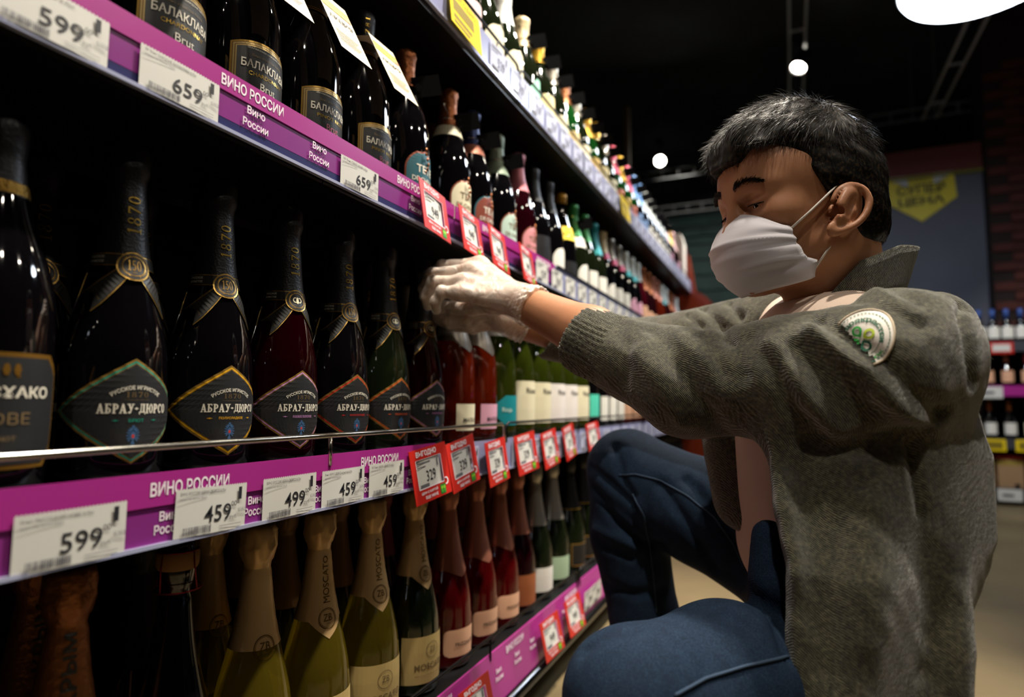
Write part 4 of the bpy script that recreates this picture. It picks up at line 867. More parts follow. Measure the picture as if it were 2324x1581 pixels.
# ------------------------------------------------------------------ signed-distance modelling for soft shapes (one closed skin per call)
f32 = np.float32
def axis(lo, hi, coarse, fine=None, fr=()):
    a = [lo]
    while a[-1] < hi:
        x = a[-1]; st = coarse
        for p, q in fr:
            if p-1e-9 <= x < q: st = fine
        a.append(x+st)
    return np.array(a, dtype=f32)
class Field:
    def __init__(s, xs, ys, zs):
        s.a = (np.asarray(xs, f32), np.asarray(ys, f32), np.asarray(zs, f32)); s.D = np.ones([len(q) for q in s.a], f32)
    def reg(s, lo, hi):
        sl = tuple(slice(max(0, np.searchsorted(s.a[i], lo[i])-1), min(len(s.a[i]), np.searchsorted(s.a[i], hi[i])+1)) for i in range(3))
        if any(q.stop-q.start < 1 for q in sl): return None, None
        return sl, (s.a[0][sl[0]][:, None, None], s.a[1][sl[1]][None, :, None], s.a[2][sl[2]][None, None, :])
    def put(s, sl, d, k, op):
        A = s.D[sl]; d = d.astype(f32)
        if op == '-': d = -d; h = np.clip(.5-.5*(d-A)/k, 0, 1); s.D[sl] = d+(A-d)*h+k*h*(1-h)
        elif op == '&': h = np.clip(.5-.5*(d-A)/k, 0, 1); s.D[sl] = d+(A-d)*h+k*h*(1-h)
        else: h = np.clip(.5+.5*(d-A)/k, 0, 1); s.D[sl] = d+(A-d)*h-k*h*(1-h)
    def cap(s, a, b, ra, rb=None, k=.01, op='+', sq=None):
        rb = ra if rb is None else rb; a = np.array(a, float); b = np.array(b, float); m = max(ra, rb)+k+.012
        sl, c = s.reg(np.minimum(a, b)-m, np.maximum(a, b)+m)
        if sl is None: return s
        ab = b-a; L = float(ab@ab)+1e-12; px, py, pz = (c[i]-a[i] for i in range(3))
        t = np.clip((px*ab[0]+py*ab[1]+pz*ab[2])/L, 0, 1)
        qx, qy, qz = px-t*ab[0], py-t*ab[1], pz-t*ab[2]
        q2 = qx**2+qy**2+qz**2
        if sq is not None:          # squash along a direction: (unit vector, factor)
            n, fa = sq; dn = qx*n[0]+qy*n[1]+qz*n[2]; q2 = q2+dn*dn*(fa*fa-1)
        s.put(sl, np.sqrt(q2)-(ra+(rb-ra)*t), k, op); return s
    def ell(s, c0, r, ax=None, k=.01, op='+'):
        c0 = np.array(c0, float); r = np.array(r, float); m = r.max()+k+.012; sl, c = s.reg(c0-m, c0+m)
        if sl is None: return s
        p = [c[i]-c0[i] for i in range(3)]; ax = np.eye(3) if ax is None else ax
        q = [(p[0]*ax[i][0]+p[1]*ax[i][1]+p[2]*ax[i][2]) for i in range(3)]
        k0 = np.sqrt(sum((q[i]/r[i])**2 for i in range(3))); k1 = np.sqrt(sum((q[i]/r[i]**2)**2 for i in range(3)))+1e-6
        s.put(sl, k0*(k0-1)/k1, k, op); return s
    def fn(s, f, lo, hi, k=.01, op='+'):
        sl, c = s.reg(lo, hi); s.put(sl, np.broadcast_to(f(*c), s.D[sl].shape), k, op); return s
    def chain(s, pts, rs, k=.01, op='+', sq=None):
        for i in range(len(pts)-1): s.cap(pts[i], pts[i+1], rs[i], rs[i+1], k, op, sq)
        return s
    def surf(s, lo=None, hi=None):
        D = s.D; I = D < 0
        act = np.zeros([n-1 for n in D.shape], bool); al = np.ones_like(act); n0, n1, n2 = act.shape
        for dx in (0, 1):
            for dy in (0, 1):
                for dz in (0, 1): q = I[dx:dx+n0, dy:dy+n1, dz:dz+n2]; act |= q; al &= q
        act &= ~al; ix = np.argwhere(act); N = len(ix); idm = np.full(act.shape, -1, np.int32); idm[act] = np.arange(N)
        acc = np.zeros((N, 3)); cnt = np.zeros(N)
        cr = [(x, y, z) for x in (0, 1) for y in (0, 1) for z in (0, 1)]
        for a in range(3):
            for o in cr:
                if o[a]: continue
                e = list(o); e[a] = 1
                p = ix+np.array(o); q = ix+np.array(e); da = D[p[:, 0], p[:, 1], p[:, 2]]; db = D[q[:, 0], q[:, 1], q[:, 2]]
                m = (da < 0) != (db < 0); t = np.where(m, da/(da-db+1e-20), 0)
                P0 = np.stack([s.a[i][p[:, i]] for i in range(3)], 1).astype(float); P1 = np.stack([s.a[i][q[:, i]] for i in range(3)], 1)
                acc[m] += (P0+(P1-P0)*t[:, None])[m]; cnt[m] += 1
        V = acc/np.maximum(cnt, 1)[:, None]; Fs = []
        for a in range(3):
            b, c = (a+1) % 3, (a+2) % 3
            sl0 = [slice(1, -1)]*3; sl1 = [slice(1, -1)]*3; sl0[a] = slice(0, -1); sl1[a] = slice(1, None)
            A = I[tuple(sl0)]; B = I[tuple(sl1)]; w_ = np.argwhere(A != B); off = np.array([1, 1, 1]); off[a] = 0; g = w_+off
            sg = A[w_[:, 0], w_[:, 1], w_[:, 2]]
            def cell(db, dc): h = g.copy(); h[:, b] -= db; h[:, c] -= dc; return idm[h[:, 0], h[:, 1], h[:, 2]]
            q = np.stack([cell(1, 1), cell(0, 1), cell(0, 0), cell(1, 0)], 1); q[~sg] = q[~sg][:, ::-1]; Fs.append(q)
        F = np.concatenate(Fs); F = F[(F >= 0).all(1)]; return V, F
def smooth_v(V, F, it=1, w_=.5):
    E = np.concatenate([F[:, [0, 1]], F[:, [1, 2]], F[:, [2, 3]], F[:, [3, 0]]])
    for _ in range(it):
        S = np.zeros_like(V); C = np.zeros(len(V))
        for i in range(3): S[:, i] = np.bincount(E[:, 0], V[E[:, 1], i], len(V))+np.bincount(E[:, 1], V[E[:, 0], i], len(V))
        C = np.bincount(E[:, 0], minlength=len(V))+np.bincount(E[:, 1], minlength=len(V)); V = V*(1-w_)+S/np.maximum(C, 1)[:, None]*w_
    return V
def vnorm(V, F):
    n = np.cross(V[F[:, 2]]-V[F[:, 0]], V[F[:, 3]]-V[F[:, 1]]); N = np.zeros_like(V)
    for j in range(4):
        for i in range(3): N[:, i] += np.bincount(F[:, j], n[:, i], len(V))
    return N/(np.linalg.norm(N, axis=1)[:, None]+1e-12)
def qmesh(name, V, F, m, parent=None, extra=()):
    me = bpy.data.meshes.new(name); n = len(F); me.vertices.add(len(V)); me.vertices.foreach_set('co', np.ascontiguousarray(V, f32).ravel())
    k = F.shape[1]; me.loops.add(n*k); me.loops.foreach_set('vertex_index', np.ascontiguousarray(F, np.int32).ravel()); me.polygons.add(n)
    me.polygons.foreach_set('loop_start', np.arange(0, n*k, k, dtype=np.int32)); me.polygons.foreach_set('use_smooth', np.ones(n, bool))
    me.materials.append(m)
    for e in extra: me.materials.append(e)
    me.update(calc_edges=True); me.validate(); o = bpy.data.objects.new(name, me); link(o, parent); return o
def crease(V, N, lines):
    """press soft folds into a skin: (points, width, depth>0 in / <0 out)"""
    D = np.zeros(len(V))
    for pts, w_, dep in lines:
        best = np.full(len(V), 9.)
        pts = [np.array(p) for p in pts]
        for a, b in zip(pts[:-1], pts[1:]):
            ab = b-a; t = np.clip((V-a)@ab/(ab@ab+1e-12), 0, 1); best = np.minimum(best, np.linalg.norm(V-(a+t[:, None]*ab), axis=1))
        D -= dep*np.exp(-(best/w_)**2)
    return V+N*D[:, None]
def fnoise(V, sc, seed=0):
    """cheap smooth noise from summed sines"""
    r = np.random.default_rng(seed); o = 0
    for i in range(6):
        k = r.normal(size=3)*sc; o = o+np.sin(V@k+r.uniform(0, 6.28))
    return o/6
def strands(V0, D0, L, m, name, parent, w0=.00035, segs=3, bend=None, kind='stuff'):
    """many thin three-sided hairs: roots V0, unit directions D0, lengths L; bend adds a drift per unit length squared"""
    n = len(V0); r_ = rng.normal(size=(n, 3)); A = np.cross(D0, r_); A /= np.linalg.norm(A, axis=1)[:, None]+1e-9; B = np.cross(D0, A)
    rings = []
    for i in range(segs+1):
        t = i/segs; c = V0+D0*(L*t)[:, None]
        if bend is not None: c = c+bend*((L*t)**2)[:, None]
        w_ = w0*(1-t*.85)
        for k in range(3): a = 2*math.pi*k/3; rings.append(c+(A*math.cos(a)+B*math.sin(a))*w_)
    V = np.stack(rings, 1).reshape(-1, 3); M_ = 3*(segs+1); F = []
    for i in range(segs):
        for k in range(3): F.append([i*3+k, i*3+(k+1) % 3, (i+1)*3+(k+1) % 3, (i+1)*3+k])
    F = (np.array(F)[None]+(np.arange(n)*M_)[:, None, None]).reshape(-1, 4)
    o = qmesh(name, V, F, m, parent); o['kind'] = kind; return o
# ------------------------------------------------------------------ wine unit at the back right, with its own bottles
bs_ = thing('wine_shelf', 'dark wine shelf standing at the back behind the man', 'shelf', (2.32, 4.98, 0)); W0, W1 = -1.15, 1.15
MB().box((W0, .36, 0), (W1, .39, 1.05), M_SHELF).build('back_panel', bs_)
for x in (W0, -.62, -.1, .42, W1-.03): MB().box((x, .30, 0), (x+.03, .36, 1.05), M_TRKD).build('upright', bs_)
BSZ = [(1.035, None), (.745, 'pur'), (.405, 'yel'), (.09, None)]
for z, k in BSZ:
    MB().box((W0, 0, z-.03), (W1, .36, z), M_SHELF).build('shelf_board', bs_)
    MB().box((W0, -.012, z-.045), (W1, 0, z+.022), M_PUR if k == 'pur' else mat('rail_grey', '#3a3c44', .4)).build('price_rail', bs_)
MB().box((W0, .02, 0), (W1, .36, .06), M_BLACK).build('plinth', bs_)
SMALL = ([0, .004, .02, .13, .16, .185, .21, .25, .29], [.03, .036, .037, .037, .030, .017, .014, .0135, .0145])
def small(gm, cap_, lab, h=.26):
    t = thing('wine_bottle', 'b', 'bottle'); s_ = h/.29; pf = ([z*s_ for z in SMALL[0]], SMALL[1])
    MB().lathe([(0, .004)]+list(zip(pf[1], pf[0])), gm, 16, cap=True).build('body', t, smooth=True)
    MB().lathe([(r+.0012, z) for r, z in zip(pf[1], pf[0]) if z > .17*s_/.9], cap_, 14).build('capsule', t, smooth=True)
    V2, F2 = rectp(.075, .045, .12, 1, 8); a = V2[:, 0]/.037-math.pi/2
    MB().add(np.stack([.0382*np.cos(a), .0382*np.sin(a), V2[:, 1]], 1), F2, lab).build('label', t); return t
rows = [(1.035, [('blue capsule', G_BLACK, mat('cap_blue', '#2c4a8c', .4, .2), L_WHITE, .24)]*2, 'blue capped bottles on the back wine shelf', .075),
        (.745, [('rose capsule', G_DKRED, F_ROSE, L_BLUSH, .24), ('pink capsule', G_DKRED, F_PINKM, L_BLUSH, .24)], 'rosé bottles on the back wine shelf', .105),
        (.405, [('tan capsule', G_BLACK, F_COPPER, L_WHITE, .27), ('tan capsule and cream label', G_BLACK, F_CREAM, L_CREAM, .27)], 'tan capped bottles on the back wine shelf', .105)]
for z, ks, grp, st in rows:
    pro = [None]*len(ks); x = -.72; i = 0
    while x < .62:
        k = (i//3) % len(ks); nm, g, c, l, h = ks[k]
        if z > 1 and i == 0: nm, c = 'gold capsule', F_BRIGHT
        if pro[k] is None or (z > 1 and i == 1): pro[k] = t = small(g, c, l, h)
        else: t = copy_tree(pro[k])
        t.location = (2.32+x, 5.04, z+.0005); tag(t, 'bottle with %s, back shelf %s board, %s from left' % (nm, {1.035: 'top', .745: 'second', .405: 'third'}[z], ORD[i]), 'bottle', grp); x += st; i += 1
M_CARD = mat('carton_tan', '#9a7a58', .7); px_ = None
for i in range(9):
    t = thing('wine_box', 'tan boxed wine with red lid on the lowest board, %s from the left' % ORD[i], 'box', (2.32-.68+i*.155, 5.07, .0905), group='boxed wines on the back shelf') if px_ is None else copy_tree(px_)
    if px_ is None:
        px_ = t; MB().box((-.068, -.05, 0), (.068, .09, .2), M_CARD).build('carton', t); MB().box((-.07, -.052, .2), (.07, .092, .225), mat('carton_red', '#a01818', .6)).build('lid', t)
        MB().box((-.068, -.0515, .165), (.068, -.05, .19), mat('carton_ochre', '#a08a3a', .6)).build('stripe', t)
        t.children[0]; MB().lathe([(0, 0), (.013, 0), (.013, .012), (0, .012)], M_BLACK, 12).build('tap', t); q = t.children[-1]; q.rotation_euler = (R(90), 0, 0); q.location = (.03, -.0502, .035)
    t.location = (2.32-.68+i*.155, 5.07, .0905); tag(t, 'tan boxed wine with red lid on the lowest board, %s from the left' % ORD[i])
for i, (x, z, m, c) in enumerate([(-.55, 1.035, M_RED, 'red bordered'), (.05, 1.035, M_RED, 'red bordered'), (-.62, .405, M_YEL, 'yellow'), (-.44, .405, M_YEL, 'yellow'), (-.26, .405, M_YEL, 'yellow'), (-.62, .745, M_PAPER, 'white'), (-.55, .09, M_PAPER, 'white'), (-.05, .09, M_PAPER, 'white')]):
    t = thing('price_ticket', '%s price ticket on the back wine shelf, %s board, %s' % (c, {1.035: 'top', .745: 'second', .405: 'third', .09: 'lowest'}[z], ['left', 'right', 'left', 'middle', 'right', 'left', 'left', 'right'][i]), 'price tag', (2.32+x, 4.966, z-.045))
    MB().box((-.065, -.003, -.015), (.065, 0, .06), m).build('paper', t)
    MB().box((-.048, -.0045, .0), (.048, -.0031, .045), M_PAPER if m is M_RED else mat('promo_yellow_ink', '')).build('print', t) if m is not M_PAPER else MB().box((-.04, -.0045, .012), (.02, -.0031, .03), M_GRY).build('print', t)
# ------------------------------------------------------------------ the man
M_SKIN = mat('skin', '#b07c5a', .5, sss=.10, mix=('#a06c4c', 14, .35, .7), bump=('noise', 420, .12, .0006))
M_KNIT = mat('knit_olive', '#54533f', .95, spec=.15, sheen=.6)
M_DENIM = mat('denim', '#1d3046', .85, spec=.2); M_SHIRT = mat('shirt_cream', '#d8c2b2', .8); M_MASK = mat('mask_white', '#c9c6ce', .75, sheen=.3, bump=('noise', 700, .15, .0003))
M_HAIR = mat('hair_black', '#090706', .40, spec=.24, mix=('#3a2e1e', 240, .5, .72)); M_SEAM = mat('seam_thread', '#39404c', .9); M_SHOE = mat('shoe_dark', '#1a1a1c', .5)  # hair mix: golden highlights put into the colour as brown noise
def knit_nodes(m, base, light, dark, sc=1.0):
    nt = m.node_tree; b = nt.nodes['Principled BSDF']; tc = nt.nodes.new('ShaderNodeTexCoord')
    n = nt.nodes.new('ShaderNodeTexNoise'); n.inputs['Scale'].default_value = 260*sc; n.inputs['Detail'].default_value = 4; nt.links.new(tc.outputs['Object'], n.inputs['Vector'])
    n2 = nt.nodes.new('ShaderNodeTexNoise'); n2.inputs['Scale'].default_value = 28*sc; n2.inputs['Detail'].default_value = 3; nt.links.new(tc.outputs['Object'], n2.inputs['Vector'])
    ad = nt.nodes.new('ShaderNodeMath'); ad.operation = 'MULTIPLY_ADD'; ad.inputs[1].default_value = .78; nt.links.new(n.outputs['Fac'], ad.inputs[0])
    m2 = nt.nodes.new('ShaderNodeMath'); m2.operation = 'MULTIPLY'; m2.inputs[1].default_value = .22; nt.links.new(n2.outputs['Fac'], m2.inputs[0]); nt.links.new(m2.outputs[0], ad.inputs[2])
    r = nt.nodes.new('ShaderNodeValToRGB'); e = r.color_ramp.elements; e[0].position = .36; e[0].color = (*lin(dark), 1); e[1].position = .66; e[1].color = (*lin(light), 1)
    q = e.new(.5); q.color = (*lin(base), 1); nt.links.new(ad.outputs[0], r.inputs['Fac']); nt.links.new(r.outputs['Color'], b.inputs['Base Color'])
    return nt, b, tc, n
nt, b, tc, n = knit_nodes(M_KNIT, '#474636', '#64624c', '#2e2e26')
wv = nt.nodes.new('ShaderNodeTexWave'); wv.bands_direction = 'DIAGONAL'; wv.inputs['Scale'].default_value = 230; wv.inputs['Distortion'].default_value = 3; wv.inputs['Detail'].default_value = 2; nt.links.new(tc.outputs['Object'], wv.inputs['Vector'])
ad = nt.nodes.new('ShaderNodeMath'); ad.operation = 'ADD'; nt.links.new(wv.outputs['Fac'], ad.inputs[0]); nt.links.new(n.outputs['Fac'], ad.inputs[1])
bp = nt.nodes.new('ShaderNodeBump'); bp.inputs['Strength'].default_value = .8; bp.inputs['Distance'].default_value = .0012; nt.links.new(ad.outputs[0], bp.inputs['Height']); nt.links.new(bp.outputs['Normal'], b.inputs['Normal'])
nt, b, tc, n = knit_nodes(M_DENIM, '#17263a', '#22364a', '#101c2c', 2.6)
wv = nt.nodes.new('ShaderNodeTexWave'); wv.bands_direction = 'DIAGONAL'; wv.inputs['Scale'].default_value = 260; wv.inputs['Distortion'].default_value = 1; nt.links.new(tc.outputs['Object'], wv.inputs['Vector'])
bp = nt.nodes.new('ShaderNodeBump'); bp.inputs['Strength'].default_value = .4; bp.inputs['Distance'].default_value = .0006; nt.links.new(wv.outputs['Fac'], bp.inputs['Height']); nt.links.new(bp.outputs['Normal'], b.inputs['Normal'])
A3 = lambda v: np.array(v, float)
BF = A3((-.954, -.300, 0)); BL = A3((.300, -.954, 0)); UP = A3((0, 0, 1))
man = thing('person', 'squatting man in olive cardigan, jeans, face mask and gloves, reaching for a bottle', 'person', (.56, .84, 0))
MI = man.matrix_world.inverted() if 0 else Matrix.Translation((-.56, -.84, 0))
def own(o): o.data.transform(MI); return o
# head frame: bowed and turned a little toward the camera
HC = A3(P(1806, 484, .79)); pt_ = R(4); hy = R(20)
hf0 = BF*math.cos(hy)+BL*math.sin(hy)*1.0; hl = np.cross(UP, hf0); hf = hf0*math.cos(pt_)-UP*math.sin(pt_); hu = UP*math.cos(pt_)+hf0*math.sin(pt_)
HA = np.stack([hf, hl, hu]); HS = .95
def H(f, l, u): return HC+(hf*f+hl*l+hu*u)*HS
# joints
SL_ = A3(P(2030, 826, .62)); EL = A3(P(1560, 868, .77)); WL = A3(P(1196, 690, .955))
SR = A3(P(1775, 752, .96)); ER = A3(P(1450, 800, 1.12)); WR = A3(P(1168, 728, 1.055))
NB = A3(P(1905, 745, .80)); NT = A3(P(1876, 570, .785))
HIPL = A3(P(1900, 1520, .77)); KNL = A3(P(1436, 1590, .56)); ANL = A3((.62, .70, .13)); TOL = A3((.50, .66, .035))
HIPR = A3(P(1830, 1290, .98)); KNR = A3(P(1424, 1066, 1.15)); ANR = A3(P(1478, 1560, 1.09)); TOR = A3((.21, 1.02, .035)); ANR[2] = .11
# hands: (joints as photo pixel + depth), radii in metres
LH = {'index': ([(1090, 600, 1.03), (1004, 603, 1.045), (972, 628, 1.075), (968, 652, 1.10)], (.0105, .0090, .0080, .0072)),
      'middle': ([(1068, 614, 1.01), (982, 622, 1.015), (962, 655, 1.04), (966, 684, 1.07)], (.0108, .0094, .0083, .0074)),
      'ring': ([(1052, 640, .985), (984, 640, .99), (966, 672, 1.005), (972, 694, 1.03)], (.0105, .0092, .0080, .0072)),
      'little': ([(1046, 664, .965), (1003, 662, .965), (988, 684, .97), (990, 703, .985)], (.0098, .0085, .0074, .0066)),
      'thumb': ([(1120, 690, .99), (1070, 700, 1.03), (1030, 700, 1.07), (995, 690, 1.10)], (.0130, .0112, .0098, .0085))}
RH = {'index': ([(1120, 712, 1.06), (1060, 722, 1.075), (1015, 723, 1.085), (985, 716, 1.095)], (.0100, .0090, .0082, .0072)),
      'thumb': ([(1128, 700, 1.045), (1075, 690, 1.06), (1030, 694, 1.075), (992, 700, 1.085)], (.0112, .0102, .0092, .0080)),
      'middle': ([(1122, 722, 1.075), (1062, 730, 1.08), (1018, 728, 1.09), (988, 720, 1.10)], (.0102, .0092, .0082, .0072)),
      'ring': ([(1124, 728, 1.085), (1064, 738, 1.09), (1022, 736, 1.10), (994, 726, 1.11)], (.0100, .0090, .0080, .0070)),
      'little': ([(1128, 734, 1.095), (1074, 746, 1.10), (1038, 742, 1.11), (1008, 732, 1.115)], (.0092, .0082, .0074, .0064))}
def hand(Fd, spec, W, inf=0.0, kk=.006):
    for nm, (pts, rs) in spec.items():
        Q = [A3(P(*p)) for p in pts]
        for i in range(3): Fd.cap(Q[i], Q[i+1], rs[i]+inf, rs[i+1]+inf, .0035 if i else kk)
        for i in (1, 2): Fd.ell(Q[i], [rs[i]*1.06+inf]*3, None, .003)         # knuckle swell
        if nm != 'thumb': Fd.cap(W*.85+Q[0]*.15, Q[0], .017+inf, rs[0]+.002+inf, .012); Fd.ell(Q[0], [rs[0]+.0012+inf]*3, None, .005)
        else: Fd.cap(W*.75+Q[0]*.25, Q[0], .018+inf, .015+inf, .012)
def arms(Fd, inf=0.0):
    Fd.cap(WL, WL*.55+EL*.45, .0262+inf, .037+inf, .02, sq=(A3((0, .35, .94)), .92)); Fd.cap(WL*.55+EL*.45, EL, .037+inf, .042+inf, .02)
    Fd.cap(WR, WR*.55+ER*.45, .0265+inf, .036+inf, .02); Fd.cap(WR*.55+ER*.45, ER, .036+inf, .041+inf, .02)
    hand(Fd, LH, WL, inf); hand(Fd, RH, WR, inf)
# ---- one continuous body
bx = axis(-.09, .90, .008, .0020, ((-.09, .155), (.405, .665))); by = axis(.36, 1.36, .008, .0021, ((.745, 1.035),)); bz = axis(.0, 1.06, .008, .0021, ((.695, 1.02),))
FB = Field(bx, by, bz); arms(FB)
FB.cap(EL, SL_, .042, .052, .02).cap(ER, SR, .041, .052, .02)
CH = (SL_+SR)/2; HPc = (HIPL+HIPR)/2
FB.cap(SL_*.85+NB*.15-UP*.02, SR*.85+NB*.15-UP*.02, .052, .052, .03).cap(CH-UP*.08-BF*.02, HPc+UP*.06-BF*.03, .088, .072, .04).cap(HIPL, HIPR, .075, .075, .03)
FB.chain([HIPL, KNL, ANL, TOL], [.078, .048, .034, .026], .03).chain([HIPR, KNR, ANR, TOR], [.078, .050, .034, .026], .03)
FB.cap(NB-UP*.03, NT, .064, .053, .03)
FB.cap(H(-.035, 0, -.04), NT, .048, .052, .03)
def hE(f, l, u, r, k=.012, op='+', ax=None): FB.ell(H(f, l, u), r, HA if ax is None else ax, k, op)
def hC(a, b, ra, rb, k=.01, op='+'): FB.cap(H(*a), H(*b), ra, rb, k, op)
hE(-.012, 0, .045, (.094, .076, .080), .02); hE(.030, 0, .042, (.064, .066, .062), .03); hE(.030, 0, -.020, (.056, .058, .078), .03)
for s in (-1, 1):
    hC((.000, s*.052, -.050), (.062, s*.020, -.092), .014, .013, .028); hC((-.008, s*.056, -.010), (.002, s*.053, -.052), .016, .014, .03)
    hE(.052, s*.044, -.014, (.024, .019, .018), .02)
hE(.072, 0, -.090, (.016, .022, .015), .02)
hC((.080, -.012, .024), (.080, .012, .024), .0085, .0085, .018)
for s in (-1, 1): hC((.084, s*.014, .023), (.066, s*.046, .024), .0080, .0075, .016)
for s in (-1, 1): hE(.093, s*.031, .002, (.014, .019, .0115), .010, '-')
hC((.087, 0, .008), (.103, 0, -.030), .0068, .0100, .014); hC((.095, -.010, -.034), (.095, .010, -.034), .008, .008, .01)
hC((.092, -.018, -.064), (.092, .018, -.064), .008, .008, .012)
for s in (-1, 1):                                    # lids round the eyeballs, opened by a narrow slit
    hE(.0715, s*.031, .0015, (.0142, .0150, .0142), .004)
    hC((.0905, s*.0180, -.0036), (.0855, s*.0450, .0000), .0048, .0036, .0012, '-')
    hC((.0855, s*.018, .0062), (.0790, s*.047, .0058), .0020, .0016, .003)
# ear: plate, helix, antihelix, tragus, lobe
for s in (1, -1):
    ea = R(30); eu = hu*math.cos(ea)-hf*math.sin(ea)*1; ef = hf*math.cos(ea)+hu*math.sin(ea); el = hl*s
    out = el*.93-ef*.30; out /= np.linalg.norm(out)
    E0 = H(.008, s*.0765, -.020)
    def EP(f, u, o=0.0): return E0+ef*f*.9+eu*u*1.0+out*(o+.006+max(0, -f)*.25)
    ax = np.stack([ef, out, eu]); FB.ell(EP(-.009, .005, .001), (.0205, .0085, .030), ax, .004)
    pts = [EP(.014, .006, .001), EP(.013, .020, .003), EP(.004, .031, .006), EP(-.010, .032, .008), EP(-.020, .022, .009), EP(-.022, .006, .009), EP(-.018, -.010, .008), EP(-.010, -.022, .006), EP(-.001, -.030, .004)]
    FB.ell(EP(-.004, .006, .0165), (.0145, .0090, .021), ax, .003, '-')
    rr_ = [.0028, .0036, .0038, .0040, .0040, .0038, .0036, .0036, .0050]; tt = np.arange(9); q_ = np.linspace(0, 8, 33); pa = np.array(pts); dd = np.gradient(pa, axis=0); fine = []
    for t_ in q_:
        i_ = min(int(t_), 7); h_ = t_-i_; fine.append((2*h_**3-3*h_**2+1)*pa[i_]+(h_**3-2*h_*h_+h_)*dd[i_]+(-2*h_**3+3*h_*h_)*pa[i_+1]+(h_**3-h_*h_)*dd[i_+1])
    FB.chain(fine, list(np.interp(q_, tt, rr_)), .0015)
    FB.chain([EP(.002, .022, .002), EP(-.008, .018, .004), EP(-.012, .004, .0045), EP(-.008, -.010, .004), EP(.002, -.017, .003)], [.0024, .0028, .0032, .0032, .0030], .003)
    FB.ell(EP(.002, -.027, .003), (.0075, .0045, .0085), ax, .004)
    FB.ell(EP(.013, -.006, .003), (.0042, .0042, .0062), ax, .004)
    FB.ell(EP(.003, -.006, .000), (.0085, .012, .0085), ax, .003, '-')
V, F = FB.surf(); V = smooth_v(V, F, 1, .35)
# colour: warmer lips of shade are left to the light; only one skin material
body = own(qmesh('body', V, F, M_SKIN, man)); bodyV, bodyF = V, F
del FB
bvb = BVHTree.FromPolygons(V.tolist(), F.tolist())
# eyes
M_EYE = mat('eye_white', '#b8a79a', .15, coat=.6); M_IRIS = mat('iris_dark', '#160d08', .1, coat=1.0)
for s in (-1, 1):
    c = H(.0715, s*.031, .0012); e = MB().lathe([(.0126*math.sin(a), -.0126*math.cos(a)) for a in np.linspace(.02, math.pi-.02, 16)], M_EYE, 24, cap=False)
    gz = Vector(hf*.90-hu*.40-hl*(.05)); q = gz.to_track_quat('Z', 'Y').to_matrix().to_4x4()
    e.v = [np.array([tuple(q @ Vector(p)) for p in v])+c for v in e.v]; o = own(e.build('eyeball', man, smooth=True))
    ir = MB().lathe([(.0129*math.sin(a), .0129*math.cos(a)) for a in np.linspace(.0, .52, 6)], M_IRIS, 20, cap=False); ir.v = [np.array([tuple(q @ Vector(p)) for p in v])+c for v in ir.v]; own(ir.build('iris', o, smooth=True))
# ---- hair: a close cap with swept strands
def hair_edge(u): return np.interp(u, [-.12, -.085, -.06, -.035, -.015, .0, .02, .035, .048, .058, .066, .08, .1], [-.10, -.070, -.052, -.002, .004, .012, .026, .036, .043, .052, .064, .16, .2])
FH = Field(*[np.arange(HC[i]-.14, HC[i]+.16, .0026, dtype=f32) for i in range(3)])
FH.ell(H(-.014, 0, .050), (.097, .0815, .089), HA, .02).ell(H(.020, 0, .088), (.074, .066, .052), HA, .03).ell(H(-.050, 0, .005), (.062, .070, .070), HA, .03)
FH.chain([H(.03, -.035, .108), H(.076, -.030, .085), H(.097, -.018, .062)], [.026, .020, .010], .02).chain([H(.02, .02, .108), H(.074, .012, .088), H(.098, .010, .062)], [.028, .020, .010], .02).chain([H(.04, .045, .085), H(.075, .036, .068), H(.088, .028, .056)], [.016, .014, .008], .02)
for s in (-1, 1): FH.ell(H(-.002, s*.062, .026), (.042, .0245, .040), HA, .012); FH.ell(H(-.045, s*.050, -.020), (.034, .030, .045), HA, .02); FH.ell(H(.018, s*.0655, -.004), (.010, .0125, .026), HA, .008)
FH.cap(H(-.065, -.02, -.03), H(-.068, .02, -.03), .034, .034, .03)
def hm(X, Y, Z):
    p = [X-HC[0], Y-HC[1], Z-HC[2]]; f = p[0]*hf[0]+p[1]*hf[1]+p[2]*hf[2]; u = p[0]*hu[0]+p[1]*hu[1]+p[2]*hu[2]; l = p[0]*hl[0]+p[1]*hl[1]+p[2]*hl[2]
    e = hair_edge(u+np.maximum(0, np.abs(l)-.045)*-.0)
    fr = np.clip((.050-np.abs(l+.008))/.02, 0, 1)          # the fringe reaches lower in the middle
    e2 = np.interp(u, [.030, .046, .056, .07, .09], [.03, .03, .105, .2, .2]); e = np.maximum(e, e2*fr)
    return (f-e)*.8
FH.fn(hm, HC-.15, HC+.17, .004, '&')
V, F = FH.surf(); V = smooth_v(V, F, 1, .5); N = vnorm(V, F)
V = V+N*(fnoise(V, 160, 3)*.0016+fnoise(V, 60, 4)*.0016)[:, None]
hair = own(qmesh('hair', V, F, M_HAIR, man))
def hairflow(V, N):
    q = (V-HC)@HA.T; f, l, u = q[:, 0], q[:, 1], q[:, 2]
    top = np.clip((u-.055)/.05, 0, 1); ft = np.clip((f+.045)/.05, 0, 1)
    d = np.outer(top*ft*1.2, hf)+np.outer((1-top)*1.0+.18, -hu)+np.outer((1-top)*-.35*np.clip((.03-f)/.05, 0, 1)+0, hf)+np.outer(top*ft*.35, hl)
    d += np.outer(top*(1-ft)*1.0, -hf); d -= N*np.sum(d*N, 1)[:, None]; d /= np.linalg.norm(d, axis=1)[:, None]+1e-9
    return d, q
